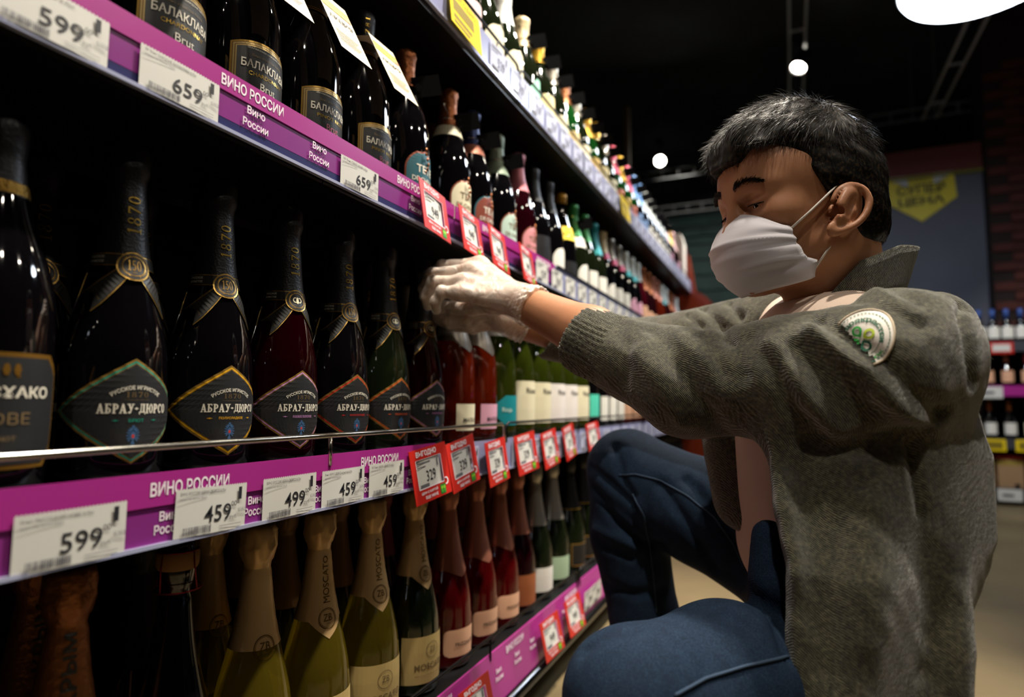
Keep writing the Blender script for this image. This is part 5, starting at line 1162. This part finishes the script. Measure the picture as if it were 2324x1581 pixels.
def face_samples(V, F, n):
    c = V[F].mean(1); a = np.linalg.norm(np.cross(V[F[:, 2]]-V[F[:, 0]], V[F[:, 3]]-V[F[:, 1]]), axis=1); ii = rng.choice(len(F), n, p=a/a.sum())
    w4 = rng.dirichlet([1, 1, 1, 1], n); return (V[F[ii]]*w4[:, :, None]).sum(1), ii
S, ii = face_samples(V, F, 17000); Nf = N[F[ii, 0]]
keep = (Nf@hf < .9) & (((S-HC)@hu > -.07)); S, Nf = S[keep], Nf[keep]
d, q = hairflow(S, Nf); up_ = np.clip((q[:, 2]-.03)/.08, 0, 1)
D0 = d+Nf*(.16+.30*up_*rng.uniform(.2, 1, len(S)))[:, None]+rng.normal(size=S.shape)*.16; D0 /= np.linalg.norm(D0, axis=1)[:, None]
Ln = (.007+.022*up_)*rng.uniform(.6, 1.3, len(S)); strands(S-Nf*.0015, D0, Ln, M_HAIR, 'hair_strand', man, .00030, 3, -Nf*6-np.outer(np.ones(len(S)), hu)*2); own(man.children[-1])
man.children[-1].name = 'hair_strands'
# brows, lashes, stubble-free
br = []
for s in (1, -1):
    for i in range(340):
        t = rng.uniform(); pz = .0265+.006*math.sin(t*2.6)-.004*t*t+rng.normal()*.0022*(1-.4*t); lp = .013+.037*t
        o_ = H(.13, s*lp, pz); h_ = bvb.ray_cast(Vector(o_), Vector(-hf))
        if h_[0] is not None: br.append((np.array(h_[0]), hl*s*(.8)+hu*(.45-.75*t)+hf*.2, .008))
    for i in range(70):
        t = rng.uniform(); lp = .020+.025*t; h_ = bvb.ray_cast(Vector(H(.13, s*lp, .0030-.002*t)), Vector(-hf))
        if h_[0] is not None: br.append((np.array(h_[0]), hf*1.0-hu*.6+hl*s*.2, .005))
B0 = np.array([b_[0] for b_ in br]); B1 = np.array([b_[1]/np.linalg.norm(b_[1]) for b_ in br])+rng.normal(size=(len(br), 3))*.1
own(strands(B0, B1, np.array([b_[2] for b_ in br])*rng.uniform(.6, 1, len(br)), M_HAIR, 'brow_hair', man, .00042, 2))
# ---- face mask with pleats, ear loops
nu, nv = 44, 30; V = []; 
def front(s): return np.interp(s, [0, .12, .35, .6, .85, 1], [.094, .108, .120, .117, .102, .076])
def upz(s): return np.interp(s, [0, .35, .7, 1], [-.007, -.045, -.080, -.108])
for j in range(nv+1):
    s = j/nv
    for i in range(nu+1):
        t = -1+2*i/nu; at = abs(t); fe = np.interp(s, [0, .5, .72, .8, 1], [.060, .056, .046, .030, .030]); le = np.interp(s, [0, .5, .75, 1], [.0615, .0660, .0665, .0600]); ue = np.interp(s, [0, .5, .72, .82, 1], [-.035, -.058, -.074, -.079, -.098])
        th = t*math.pi/2; w_ = 1-abs(math.sin(th))**1.6; f = fe+(front(s)-fe)*math.cos(th)**.85 if at < 1 else fe
        l = le*math.sin(th)*(1 if at < 1 else 1); u = ue+(upz(s)-ue)*(math.cos(th)**(.6+max(0, 1-s/.35)*1.2) if at < 1 else 0)
        pl_ = sum(math.exp(-((s-c-.10*(at**2)*((.55-c)))/.018)**2)*a for c, a in ((.36, .0022), (.55, .0030), (.72, .0026)))*(1-.2*at)
        pl_ += .0012*math.sin(s*26+at*5)*at
        V.append(H(f+pl_*math.cos(th), l+pl_*math.sin(th), u))
F = [[j*(nu+1)+i, j*(nu+1)+i+1, (j+1)*(nu+1)+i+1, (j+1)*(nu+1)+i] for j in range(nv) for i in range(nu)]
mk = own(qmesh('face_mask', np.array(V), np.array(F)[:, ::-1], M_MASK, man)); md = mk.modifiers.new('s', 'SOLIDIFY'); md.thickness = .0012; md.offset = 1
own(MB().tube([V[i] + hf*.0006 for i in range(nu+1)], .0011, M_MASK, 6).build('hem', mk, smooth=True))
LOOP = mat('elastic_white', '#d9d4cc', .7)
for s in (1, -1):
    i = nu if s > 0 else 0; a = V[2*(nu+1)+i]; b_ = V[nv*(nu+1)-(nu+1)*3+i]
    own(MB().tube([a, V[2*(nu+1)+i]*.6+H(.006, s*.084, .010)*.4+hl*s*.003, V[2*(nu+1)+i]*.25+H(.006, s*.084, .010)*.75+hl*s*.002, H(.004, s*.084, .012)], .0014, LOOP, 6).tube([b_, H(.018, s*.0700, -.068), H(.006, s*.0770, -.052), H(-.004, s*.0800, -.040)], .0014, LOOP, 6).build('ear_loop', mk, smooth=True))
# ---- gloves: thin vinyl over the hands
M_GLOVE = bpy.data.materials.new('glove_vinyl'); M_GLOVE.use_nodes = True; nt = M_GLOVE.node_tree; b = nt.nodes['Principled BSDF']; out = nt.nodes['Material Output']
b.inputs['Base Color'].default_value = (*lin('#e8e2d8'), 1); b.inputs['Roughness'].default_value = .3; b.inputs['Coat Weight'].default_value = .4
tc = nt.nodes.new('ShaderNodeTexCoord'); n = nt.nodes.new('ShaderNodeTexNoise'); n.inputs['Scale'].default_value = 42; n.inputs['Detail'].default_value = 5; n.inputs['Distortion'].default_value = 1.6; nt.links.new(tc.outputs['Object'], n.inputs['Vector'])
bp = nt.nodes.new('ShaderNodeBump'); bp.inputs['Strength'].default_value = 1.0; bp.inputs['Distance'].default_value = .0032; nt.links.new(n.outputs['Fac'], bp.inputs['Height']); nt.links.new(bp.outputs['Normal'], b.inputs['Normal'])
tr = nt.nodes.new('ShaderNodeBsdfTransparent'); mx = nt.nodes.new('ShaderNodeMixShader'); r = nt.nodes.new('ShaderNodeValToRGB'); r.color_ramp.elements[0].position = .35; r.color_ramp.elements[1].position = .75; r.color_ramp.elements[0].color = (.38,)*3+(1,); r.color_ramp.elements[1].color = (.74,)*3+(1,)
nt.links.new(n.outputs['Fac'], r.inputs['Fac']); nt.links.new(r.outputs['Color'], mx.inputs[0]); nt.links.new(tr.outputs[0], mx.inputs[1]); nt.links.new(b.outputs[0], mx.inputs[2]); nt.links.new(mx.outputs[0], out.inputs[0])
def glove(spec, W, E, cuffdir, name='glove'):
    Q = np.array([A3(P(*p)) for pts, _ in spec.values() for p in pts]+[W]); lo, hi = Q.min(0)-.05, Q.max(0)+.05
    G = Field(*[np.arange(lo[i], hi[i], .0017, dtype=f32) for i in range(3)]); hand(G, spec, W, .0011, .008)
    ax = (E-W)/np.linalg.norm(E-W)
    G.cap(W-ax*.01, W+ax*.012, .0285, .031, .012); G.cap(W+ax*.010, W+ax*.016, .0325, .0335, .004)
    def cut(X, Y, Z): return (X-W[0]-ax[0]*.019)*ax[0]+(Y-W[1]-ax[1]*.019)*ax[1]+(Z-W[2]-ax[2]*.019)*ax[2]
    G.fn(cut, lo, hi, .002, '&'); V, F = G.surf(); V = smooth_v(V, F, 1, .4); N = vnorm(V, F)
    t = (V-W)@ax; cf = np.clip((t+.012)/.02, 0, 1)
    V = V+N*(fnoise(V, 260, 5)*.0007+cf*fnoise(V, 420, 6)*.0022+cf*np.sin(t*900+fnoise(V, 90, 8)*4)*.0011)[:, None]
    return own(qmesh(name, V, F, M_GLOVE, man))
glove(LH, WL, EL, 1); glove(RH, WR, ER, 1)
# ---- shirt
FS = Field(*[np.arange(a, b_, .005, dtype=f32) for a, b_ in ((.25, .85), (.5, 1.3), (.25, .85))])
FS.cap(CH-UP*.05, HPc+UP*.105, .112, .110, .05).cap(SL_*.8+NB*.2, SR*.8+NB*.2, .058, .058, .05).cap(NB-UP*.05, NB-UP*.018, .072, .068, .02)
FS.cap(P(1832, 960, .80), P(1840, 1170, .79), .052, .048, .03)
FS.cap(NB-UP*.04, NT+UP*.05, .0655, .062, .004, '-')
V, F = FS.surf(); V = smooth_v(V, F, 1); own(qmesh('shirt', V, F, M_SHIRT, man))
# ---- jeans
FJ = Field(*[np.arange(a, b_, .0045, dtype=f32) for a, b_ in ((.12, .82), (.38, 1.28), (.03, .66))])
FJ.cap(HIPL, HIPR, .092, .100, .04)
FJ.chain([HIPL, A3(P(1640, 1545, .62)), KNL], [.080, .072, .060], .02).chain([KNL, (KNL+ANL)/2, ANL], [.060, .058, .046], .02)
FJ.chain([HIPR, A3(P(1590, 1160, 1.07)), KNR], [.098, .088, .073], .02).chain([KNR, A3(P(1428, 1210, 1.14)), A3(P(1462, 1400, 1.11)), ANR], [.074, .070, .060, .055], .015)
FJ.cap(P(1744, 1218, .70), P(1750, 1335, .67), .0195, .026, .01)
FJ.ell(ANL+(ANL-KNL)*.2, (.05, .05, .03), None, .004, '-')
V, F = FJ.surf(); V = smooth_v(V, F, 2); N = vnorm(V, F)
def L_(pts, w_, d): return (pts, w_, d)
def onto(bv, px, off=.0012):
    o_ = Vector((CAMX, 0, CAMZ)); out = []
    for p in px:
        d_ = (P(p[0], p[1], 1)-o_).normalized(); h_ = bv.ray_cast(o_, d_)
        if h_[0] is not None: out.append(h_[0]+h_[1]*off)
    return out
def densify(px, n=14):
    px = np.array(px, float); t = np.linspace(0, len(px)-1, n*(len(px)-1)); return np.stack([np.interp(t, range(len(px)), px[:, 0]), np.interp(t, range(len(px)), px[:, 1])], 1)
def located(V, F, L): bv = BVHTree.FromPolygons(V.tolist(), F.tolist()); return [([np.array(q) for q in onto(bv, densify(p, 6), 0)], w_, d) for p, w_, d in L]
V = crease(V, N, located(V, F, [L_([(1345, 1110, 1.08), (1400, 1180, 1.07), (1450, 1225, 1.06), (1505, 1240, 1.06)], .010, .010), L_([(1340, 1060, 1.09), (1400, 1110, 1.07), (1440, 1150, 1.06)], .008, .007), L_([(1395, 1010, 1.08), (1412, 1080, 1.06), (1440, 1125, 1.06)], .008, .008),
    L_([(1360, 1230, 1.08), (1430, 1265, 1.07)], .009, .006), L_([(1500, 1100, 1.03), (1560, 1190, 1.02), (1620, 1290, 1.0)], .010, .008), L_([(1560, 1090, 1.02), (1650, 1190, .99), (1680, 1270, .98)], .009, .006), L_([(1380, 1330, 1.07), (1440, 1350, 1.06), (1500, 1340, 1.06)], .010, .005),
    L_([(1640, 1050, 1.0), (1700, 1150, .97)], .012, .007), L_([(1700, 1345, .58), (1760, 1400, .56), (1790, 1480, .55)], .012, .008), L_([(1600, 1375, .58), (1680, 1410, .56)], .012, .004), L_([(1330, 1470, .53), (1380, 1440, .54), (1450, 1425, .55)], .010, .004),
    L_([(1420, 1080, 1.06), (1455, 1150, 1.055), (1470, 1230, 1.05)], .008, -.004), L_([(1380, 1150, 1.07), (1460, 1215, 1.06)], .007, -.005), L_([(1350, 1200, 1.08), (1440, 1240, 1.07)], .007, -.004)]))
N = vnorm(V, F); V = V+N*(fnoise(V, 30, 11)*.0022)[:, None]
jeans = own(qmesh('jeans', V, F, M_DENIM, man)); bvj = BVHTree.FromPolygons(V.tolist(), F.tolist())
for px in ([(1404, 1078), (1442, 1076), (1500, 1090), (1560, 1125), (1620, 1175), (1665, 1235), (1690, 1290)], [(1436, 1120), (1462, 1170), (1474, 1240), (1482, 1310), (1490, 1390)], [(1530, 1578), (1600, 1540), (1690, 1512), (1788, 1490)]):
    q = onto(bvj, densify(px))
    if len(q) > 3:
        sm = MB().tube(q, .0016, mat('denim_seam', '#2a3c52', .9), 5)
        sm.build('seam', jeans, smooth=True); own(jeans.children[-1])
        st = MB()
        for a, b_ in zip(q[::3], q[1::3]): st.tube([a+(a-b_).orthogonal().normalized()*.0, b_], .0009, mat('seam_stitch', '#8d8166', .9), 4)
        st.build('stitching', jeans.children[-1]); own(jeans.children[-1].children[-1]); jeans.children[-1].children[-1]['kind'] = 'stuff'
# ---- shoes
for a, t in ((ANL, TOL), (ANR, TOR)):
    S_ = Field(*[np.arange(lo, hi, .005, dtype=f32) for lo, hi in ((a[0]-.35, a[0]+.2), (a[1]-.25, a[1]+.25), (.002, .26))]); d_ = (t-a); d_[2] = 0; d_ /= np.linalg.norm(d_)
    heel = a-d_*.045; heel[2] = max(a[2]-.07, .03); tip = t+d_*.04; tip[2] = .032
    S_.cap(heel, tip, .036, .030, .02).cap(heel+UP*.01, a, .034, .040, .03).cap(a*.4+t*.6, tip, .042, .036, .02)
    S_.fn(lambda X, Y, Z: .004-Z+0*X+0*Y, (a[0]-.4, a[1]-.4, 0), (a[0]+.4, a[1]+.4, .3), .004, '&')
    V, F = S_.surf(); sh = own(qmesh('shoe', smooth_v(V, F, 1), F, M_SHOE, man))
# ---- cardigan
gx, gy, gz = (np.arange(a, b_, .0032, dtype=f32) for a, b_ in ((.12, .84), (.46, 1.24), (.20, .86)))
FC = Field(gx, gy, gz)
zs_ = np.array([.20, .30, .42, .50, .58, .645, .695, .73]); cx = np.array([.530, .538, .558, .576, .574, .566, .556, .550]); cy = np.array([.850, .850, .852, .854, .856, .858, .862, .865])
af = np.array([.085, .094, .104, .114, .120, .112, .078, .045]); bl = np.array([.150, .160, .168, .172, .172, .162, .110, .060])
def torso(inf, zt=.80, zb=.20):
    def f(X, Y, Z):
        c1 = np.interp(Z, zs_, cx); c2 = np.interp(Z, zs_, cy); a_ = np.interp(Z, zs_, af)+inf; b_ = np.interp(Z, zs_, bl)+inf
        p, q = X-c1, Y-c2; fx = p*BF[0]+q*BF[1]; lx = p*BL[0]+q*BL[1]
        e = (np.abs(fx/a_)**2.3+np.abs(lx/b_)**2.3)**(1/2.3); d = (e-1)*np.minimum(a_, b_)*.95
        return np.maximum(d, np.maximum(Z-zt, zb-Z))
    return f
FC.fn(torso(0, .725, .255), (gx[0], gy[0], gz[0]), (gx[-1], gy[-1], gz[-1]), .01)
def frontcut(X, Y, Z):
    q_ = A3(P(1800, 1200, .60)); l_ = (X-q_[0])*BL[0]+(Y-q_[1])*BL[1]; f = X*BF[0]+Y*BF[1]-float(q_@BF)+.085*np.clip((-.035-l_)/.03, 0, 1)
    return np.maximum(-f, Z-.66)
FC.fn(frontcut, (gx[0], gy[0], gz[0]), (gx[-1], gy[-1], .70), .012, '-')
FC.cap(NB-UP*.040+BL*.03+BF*.004, SL_*.93+NB*.07+UP*.004-BF*.01, .054, .066, .03).cap(NB-UP*.045-BL*.02-BF*.01, SR*.9+NB*.1, .050, .062, .03)
FC.cap(NB+BL*.060-UP*.020, NB+BL*.105-UP*.034, .050, .050, .03).cap(P(2045, 745, .74), P(2112, 752, .69), .044, .046, .03)
FC.chain([SL_, A3(P(1830, 862, .675)), EL, A3(P(1345, 779, .865))], [.068, .067, .062, .0475], .03).cap(P(1345, 779, .865), P(1326, 771, .872), .0475, .0470, .01)
FC.chain([SR, ER, A3(P(1248, 764, 1.075))], [.066, .057, .042], .03)
FC.cap(HIPL+UP*.05-BF*.045, HIPR+UP*.05-BF*.045, .100, .104, .04)
FC.cap(P(1672, 930, .90), P(1700, 1130, .90), .058, .050, .03)          # far front panel
q0 = A3(P(1810, 1300, .572)); sc_ = q0-BF*.072-BL*.012
def slab_(X, Y, Z):
    f = (X-sc_[0])*BF[0]+(Y-sc_[1])*BF[1]; l = (X-sc_[0])*BL[0]+(Y-sc_[1])*BL[1]; a_ = np.abs(f+(.55-Z)*-.0)-.062; b_ = np.abs(l+1.2*f*f+.55*np.maximum(Z-.47, 0)+.012*np.sin(f*60+Z*9))-.006; c_ = np.abs(Z-.43)-.21
    return np.sqrt(np.maximum(a_, 0)**2+np.maximum(b_, 0)**2+np.maximum(c_, 0)**2)+np.minimum(np.maximum(np.maximum(a_, b_), c_), 0)-.010
FC.fn(slab_, (gx[0], gy[0], gz[0]), (gx[-1], gy[-1], gz[-1]), .035)
# hollow: inside of the body, neck and sleeve ends, front opening
FC.cap(NB-UP*.02, NT+UP*.05, .072, .070, .008, '-').cap(NB-UP*.03+BF*.065, NB+UP*.06+BF*.085, .034, .055, .01, '-')
ea_ = A3(P(1326, 771, .872)); d_ = (WL-EL)/np.linalg.norm(WL-EL); FC.cap(ea_-d_*.02, WL, .042, .044, .003, '-')
er_ = A3(P(1248, 764, 1.075)); FC.cap(er_, WR, .036, .05, .003, '-')
def clipcuff(X, Y, Z):
    c = ea_+d_*.006; return (X-c[0])*d_[0]+(Y-c[1])*d_[1]+(Z-c[2])*d_[2]
FC.fn(clipcuff, ea_-.09, ea_+.09, .003, '&')
V, F = FC.surf(); V = smooth_v(V, F, 1); N = vnorm(V, F)
# front opening: cut away a vertical band between the panels
fr_ = np.array([1.0])
V = crease(V, N, located(V, F, [L_(*q) for q in [
    ([(1400, 720), (1425, 790), (1418, 870)], .010, .004), ([(1480, 745), (1540, 830), (1600, 930), (1640, 985)], .012, .006), ([(1520, 745), (1590, 800), (1650, 900)], .010, -.004), ([(1450, 800), (1520, 900), (1545, 960)], .012, -.005),
    ([(1640, 765), (1670, 790), (1685, 850)], .010, .006), ([(1590, 765), (1625, 800), (1640, 850)], .009, .004), ([(1700, 765), (1760, 840), (1790, 930), (1850, 985)], .012, .008), ([(1740, 780), (1800, 850), (1850, 930), (1900, 985)], .012, -.006),
    ([(1862, 724), (1930, 775), (1994, 812), (2060, 890), (2130, 940)], .009, .010), ([(1850, 752), (1920, 800), (1985, 842), (2045, 915), (2120, 968)], .013, -.012), ([(1800, 800), (1880, 860), (1960, 930)], .014, .006),
    ([(1905, 640), (2000, 640), (2090, 690)], .010, .005), ([(1880, 690), (1980, 675), (2090, 735)], .009, .005), ([(1870, 665), (1980, 655), (2080, 705)], .009, -.004), ([(2175, 690), (2203, 780), (2212, 870)], .006, .007), ([(2068, 1010), (2080, 1100), (2088, 1170)], .0045, .008),
    ([(1830, 1005), (1950, 1015), (2120, 965)], .012, .008), ([(1590, 690), (1630, 730), (1660, 770)], .008, .008), ([(1640, 665), (1680, 720)], .008, .008), ([(1560, 715), (1600, 745)], .007, .005), ([(2090, 1250), (2120, 1400), (2100, 1520)], .014, .005), ([(1880, 1200), (1860, 1350), (1880, 1520)], .018, .005), ([(1990, 1150), (2010, 1300), (1990, 1450)], .02, -.004)]]))
N = vnorm(V, F); V = V+N*(fnoise(V, 26, 21)*.004+fnoise(V, 55, 25)*.002+fnoise(V, 120, 22)*.0010)[:, None]
# ribbing of the cuff
def ribs(V, N, c0, ax, L0, L1, n, amp):
    q = V-c0; t = q@ax; rad = q-np.outer(t, ax); e1 = np.cross(ax, UP); e1 /= np.linalg.norm(e1); e2 = np.cross(ax, e1); an = np.arctan2(rad@e2, rad@e1)
    m = ((t > L0) & (t < L1) & (np.linalg.norm(rad, axis=1) < .07))*np.clip((t-L0)/.008, 0, 1); return V+N*((np.abs(np.sin(an*n/2))-.6)*amp*m)[:, None]
V = ribs(V, N, ea_, d_, -.062, .02, 40, .0030)
hz = np.clip((.345-V[:, 2])/.01, 0, 1); an = np.arctan2(V[:, 1]-.85, V[:, 0]-.59); V = V+N*(hz*(np.abs(np.sin(an*52))-.6)*.0022)[:, None]
card = own(qmesh('cardigan', V, F, M_KNIT, man)); cardV, cardF, cardN = V, F, vnorm(V, F)
bvc = BVHTree.FromPolygons(V.tolist(), F.tolist())
# collar standing up round the neck
nc, nh = 40, 5; CV = []
for j in range(2):
    for k in range(nh+1):
        h = k/nh if j == 0 else 1-k/nh
        for i in range(nc+1):
            ph = R(-150+300*i/nc); back = math.cos(ph); r0 = .079+.010*h - .004*j
            zt = .030+.030*back; zt = np.interp(abs(math.degrees(ph)), [0, 60, 90, 110, 128, 150], [.100, .090, .070, .036, .0, -.035]); c = NB+BF*(.006)+UP*(zt-.055*(1-h))-BF*.008*h*max(0, back)
            CV.append(c-BF*math.cos(ph)*r0*1.02+BL*math.sin(ph)*r0*.98-(UP*.0))
rows_ = 2*(nh+1); CF = [[j*(nc+1)+i, j*(nc+1)+i+1, ((j+1) % rows_)*(nc+1)+i+1, ((j+1) % rows_)*(nc+1)+i] for j in range(rows_) for i in range(nc)]
own(qmesh('collar', np.array(CV), np.array(CF)[:, ::-1], M_KNIT, card))
# wool fuzz
S, ii = face_samples(V, F, 26000); Nf = cardN[F[ii, 0]]; D0 = Nf*.7+rng.normal(size=S.shape)*.55; D0 /= np.linalg.norm(D0, axis=1)[:, None]
own(strands(S, D0, rng.uniform(.0012, .0038, len(S)), mat('wool_fibre', '#8c8a6e', .9), 'wool_fuzz', card, .00007, 2, rng.normal(size=S.shape)*60))
# woven badge on the upper sleeve
o_ = Vector((CAMX, 0, CAMZ)); h_ = bvc.ray_cast(o_, (P(1958, 768, 1)-o_).normalized()); bc, bn_ = h_[0], h_[1]
bn_ = (bn_*.6+(o_-bc).normalized()*.5).normalized(); br_ = Vector((1, 0, 0)) if 0 else (Vector(CM.col[0][:3])); br_ = (br_-bn_*br_.dot(bn_)).normalized(); bu = bn_.cross(br_)
RB = .0275; tl = R(-8); bx_, bu_ = br_*math.cos(tl)+bu*math.sin(tl), bu*math.cos(tl)-br_*math.sin(tl)
def drape(vf, off):
    V2, F2 = vf; out = []
    for a, b2 in V2:
        p = bc+bx_*float(a)+bu_*float(b2); h = bvc.ray_cast(p+bn_*.03, -bn_)
        q = h[0] if h[0] is not None and (h[0]-p).length < .02 else p; out.append(q+bn_*off)
    V2 = np.asarray(V2); return out, [f for f in F2 if all(V2[i][1] > RB*(-.30)-.667*V2[i][0] for i in f)]      # the rest is tucked under the sleeve fold
BW, BG, BD, BY = mat('badge_white', '#d9d4cc', .8), mat('badge_green', '#2a9a3e', .7), mat('badge_dark_green', '#0d5c40', .7), mat('badge_lime', '#a3b81c', .7)
def polar(R_, n=8, rings=6):
    V2 = []; F2 = []; n = 48
    for j in range(rings+1):
        for i in range(n): a = 2*math.pi*i/n; V2.append((R_*(j/rings)*math.cos(a), R_*(j/rings)*math.sin(a)))
    for j in range(rings):
        for i in range(n): F2.append((j*n+i, j*n+(i+1) % n, (j+1)*n+(i+1) % n, (j+1)*n+i)[::-1])
    return np.array(V2), F2
bad = MB().add(*drape(polar(RB), .0022), BW).build('badge', card, smooth=True); own(bad)
rim_pts = [drape(([(RB*math.cos(a), RB*math.sin(a))], []), .0022)[0][0] for a in np.linspace(0, 2*math.pi, 97) if math.sin(a) > -.33-.667*math.cos(a)]
rim_pts = sorted(rim_pts, key=lambda p: math.atan2((p-bc).dot(bu_)*1.0-(p-bc).dot(bx_)*.0, (p-bc).dot(bx_)) if (p-bc).dot(bu_) > -RB*.95 and not ((p-bc).dot(bx_) < 0 and (p-bc).dot(bu_) < 0) else math.pi+.5)
own(MB().tube(rim_pts, .0011, mat('badge_rim', '#b8a890', .8), 6).build('rim', bad, smooth=True))
dm = MB()
for i in range(46):
    a = 2*math.pi*i/46; dm.add(*drape(place2(rect2(0, 0, 1, 1), RB*.885*math.cos(a), RB*.885*math.sin(a), .0008, .0022, rot=a+math.pi/2), .0030), BD)
for i in range(60):
    a = 2*math.pi*i/60; dm.add(*drape(place2(rect2(0, 0, 1, 1), RB*.60*math.cos(a), RB*.60*math.sin(a), .0005, .0016, rot=a+math.pi/2), .0030), BD)
dm.add(*drape(arc2(text2d('Перекресток', .03), 0, 0, RB*.66, RB*.20, RB*2.15), .0031), BD)
V2, F2 = arc2(text2d('перекресток', .02), 0, 0, RB*.80, RB*.15, RB*2.0, down=True); dm.add(*drape((V2, F2), .0031), BG)
own(dm.build('lettering', bad))
def petal(sx, sy, m):
    n = 18; V2 = []
    for i in range(n+1):
        a = R(-90+360*i/n) ; 
        c, s_ = math.cos(R(45+360*i/n)), math.sin(R(45+360*i/n))
        # circle with one pointed corner at the emblem's centre
        cx_, cy_, rr = .0059, .0059, .0050
        ang = R(225)+2*math.pi*i/n; k = 1+(.30 if i in (0, n) else .06 if i in (1, n-1) else 0)
        V2 += [(sx*(cx_+rr*k*math.cos(ang)), sy*(cy_+rr*k*math.sin(ang))), (sx*(cx_+rr*.56*k*math.cos(ang)), sy*(cy_+rr*.56*k*math.sin(ang)))]
    return np.array(V2), [(2*i, 2*i+2, 2*i+3, 2*i+1) for i in range(n)]
em = MB()
for sx, sy, m in ((1, 1, BY), (-1, 1, BG), (-1, -1, BG), (1, -1, BD)): em.add(*drape(petal(sx, sy, m), .0034), m)
own(em.build('emblem', bad))
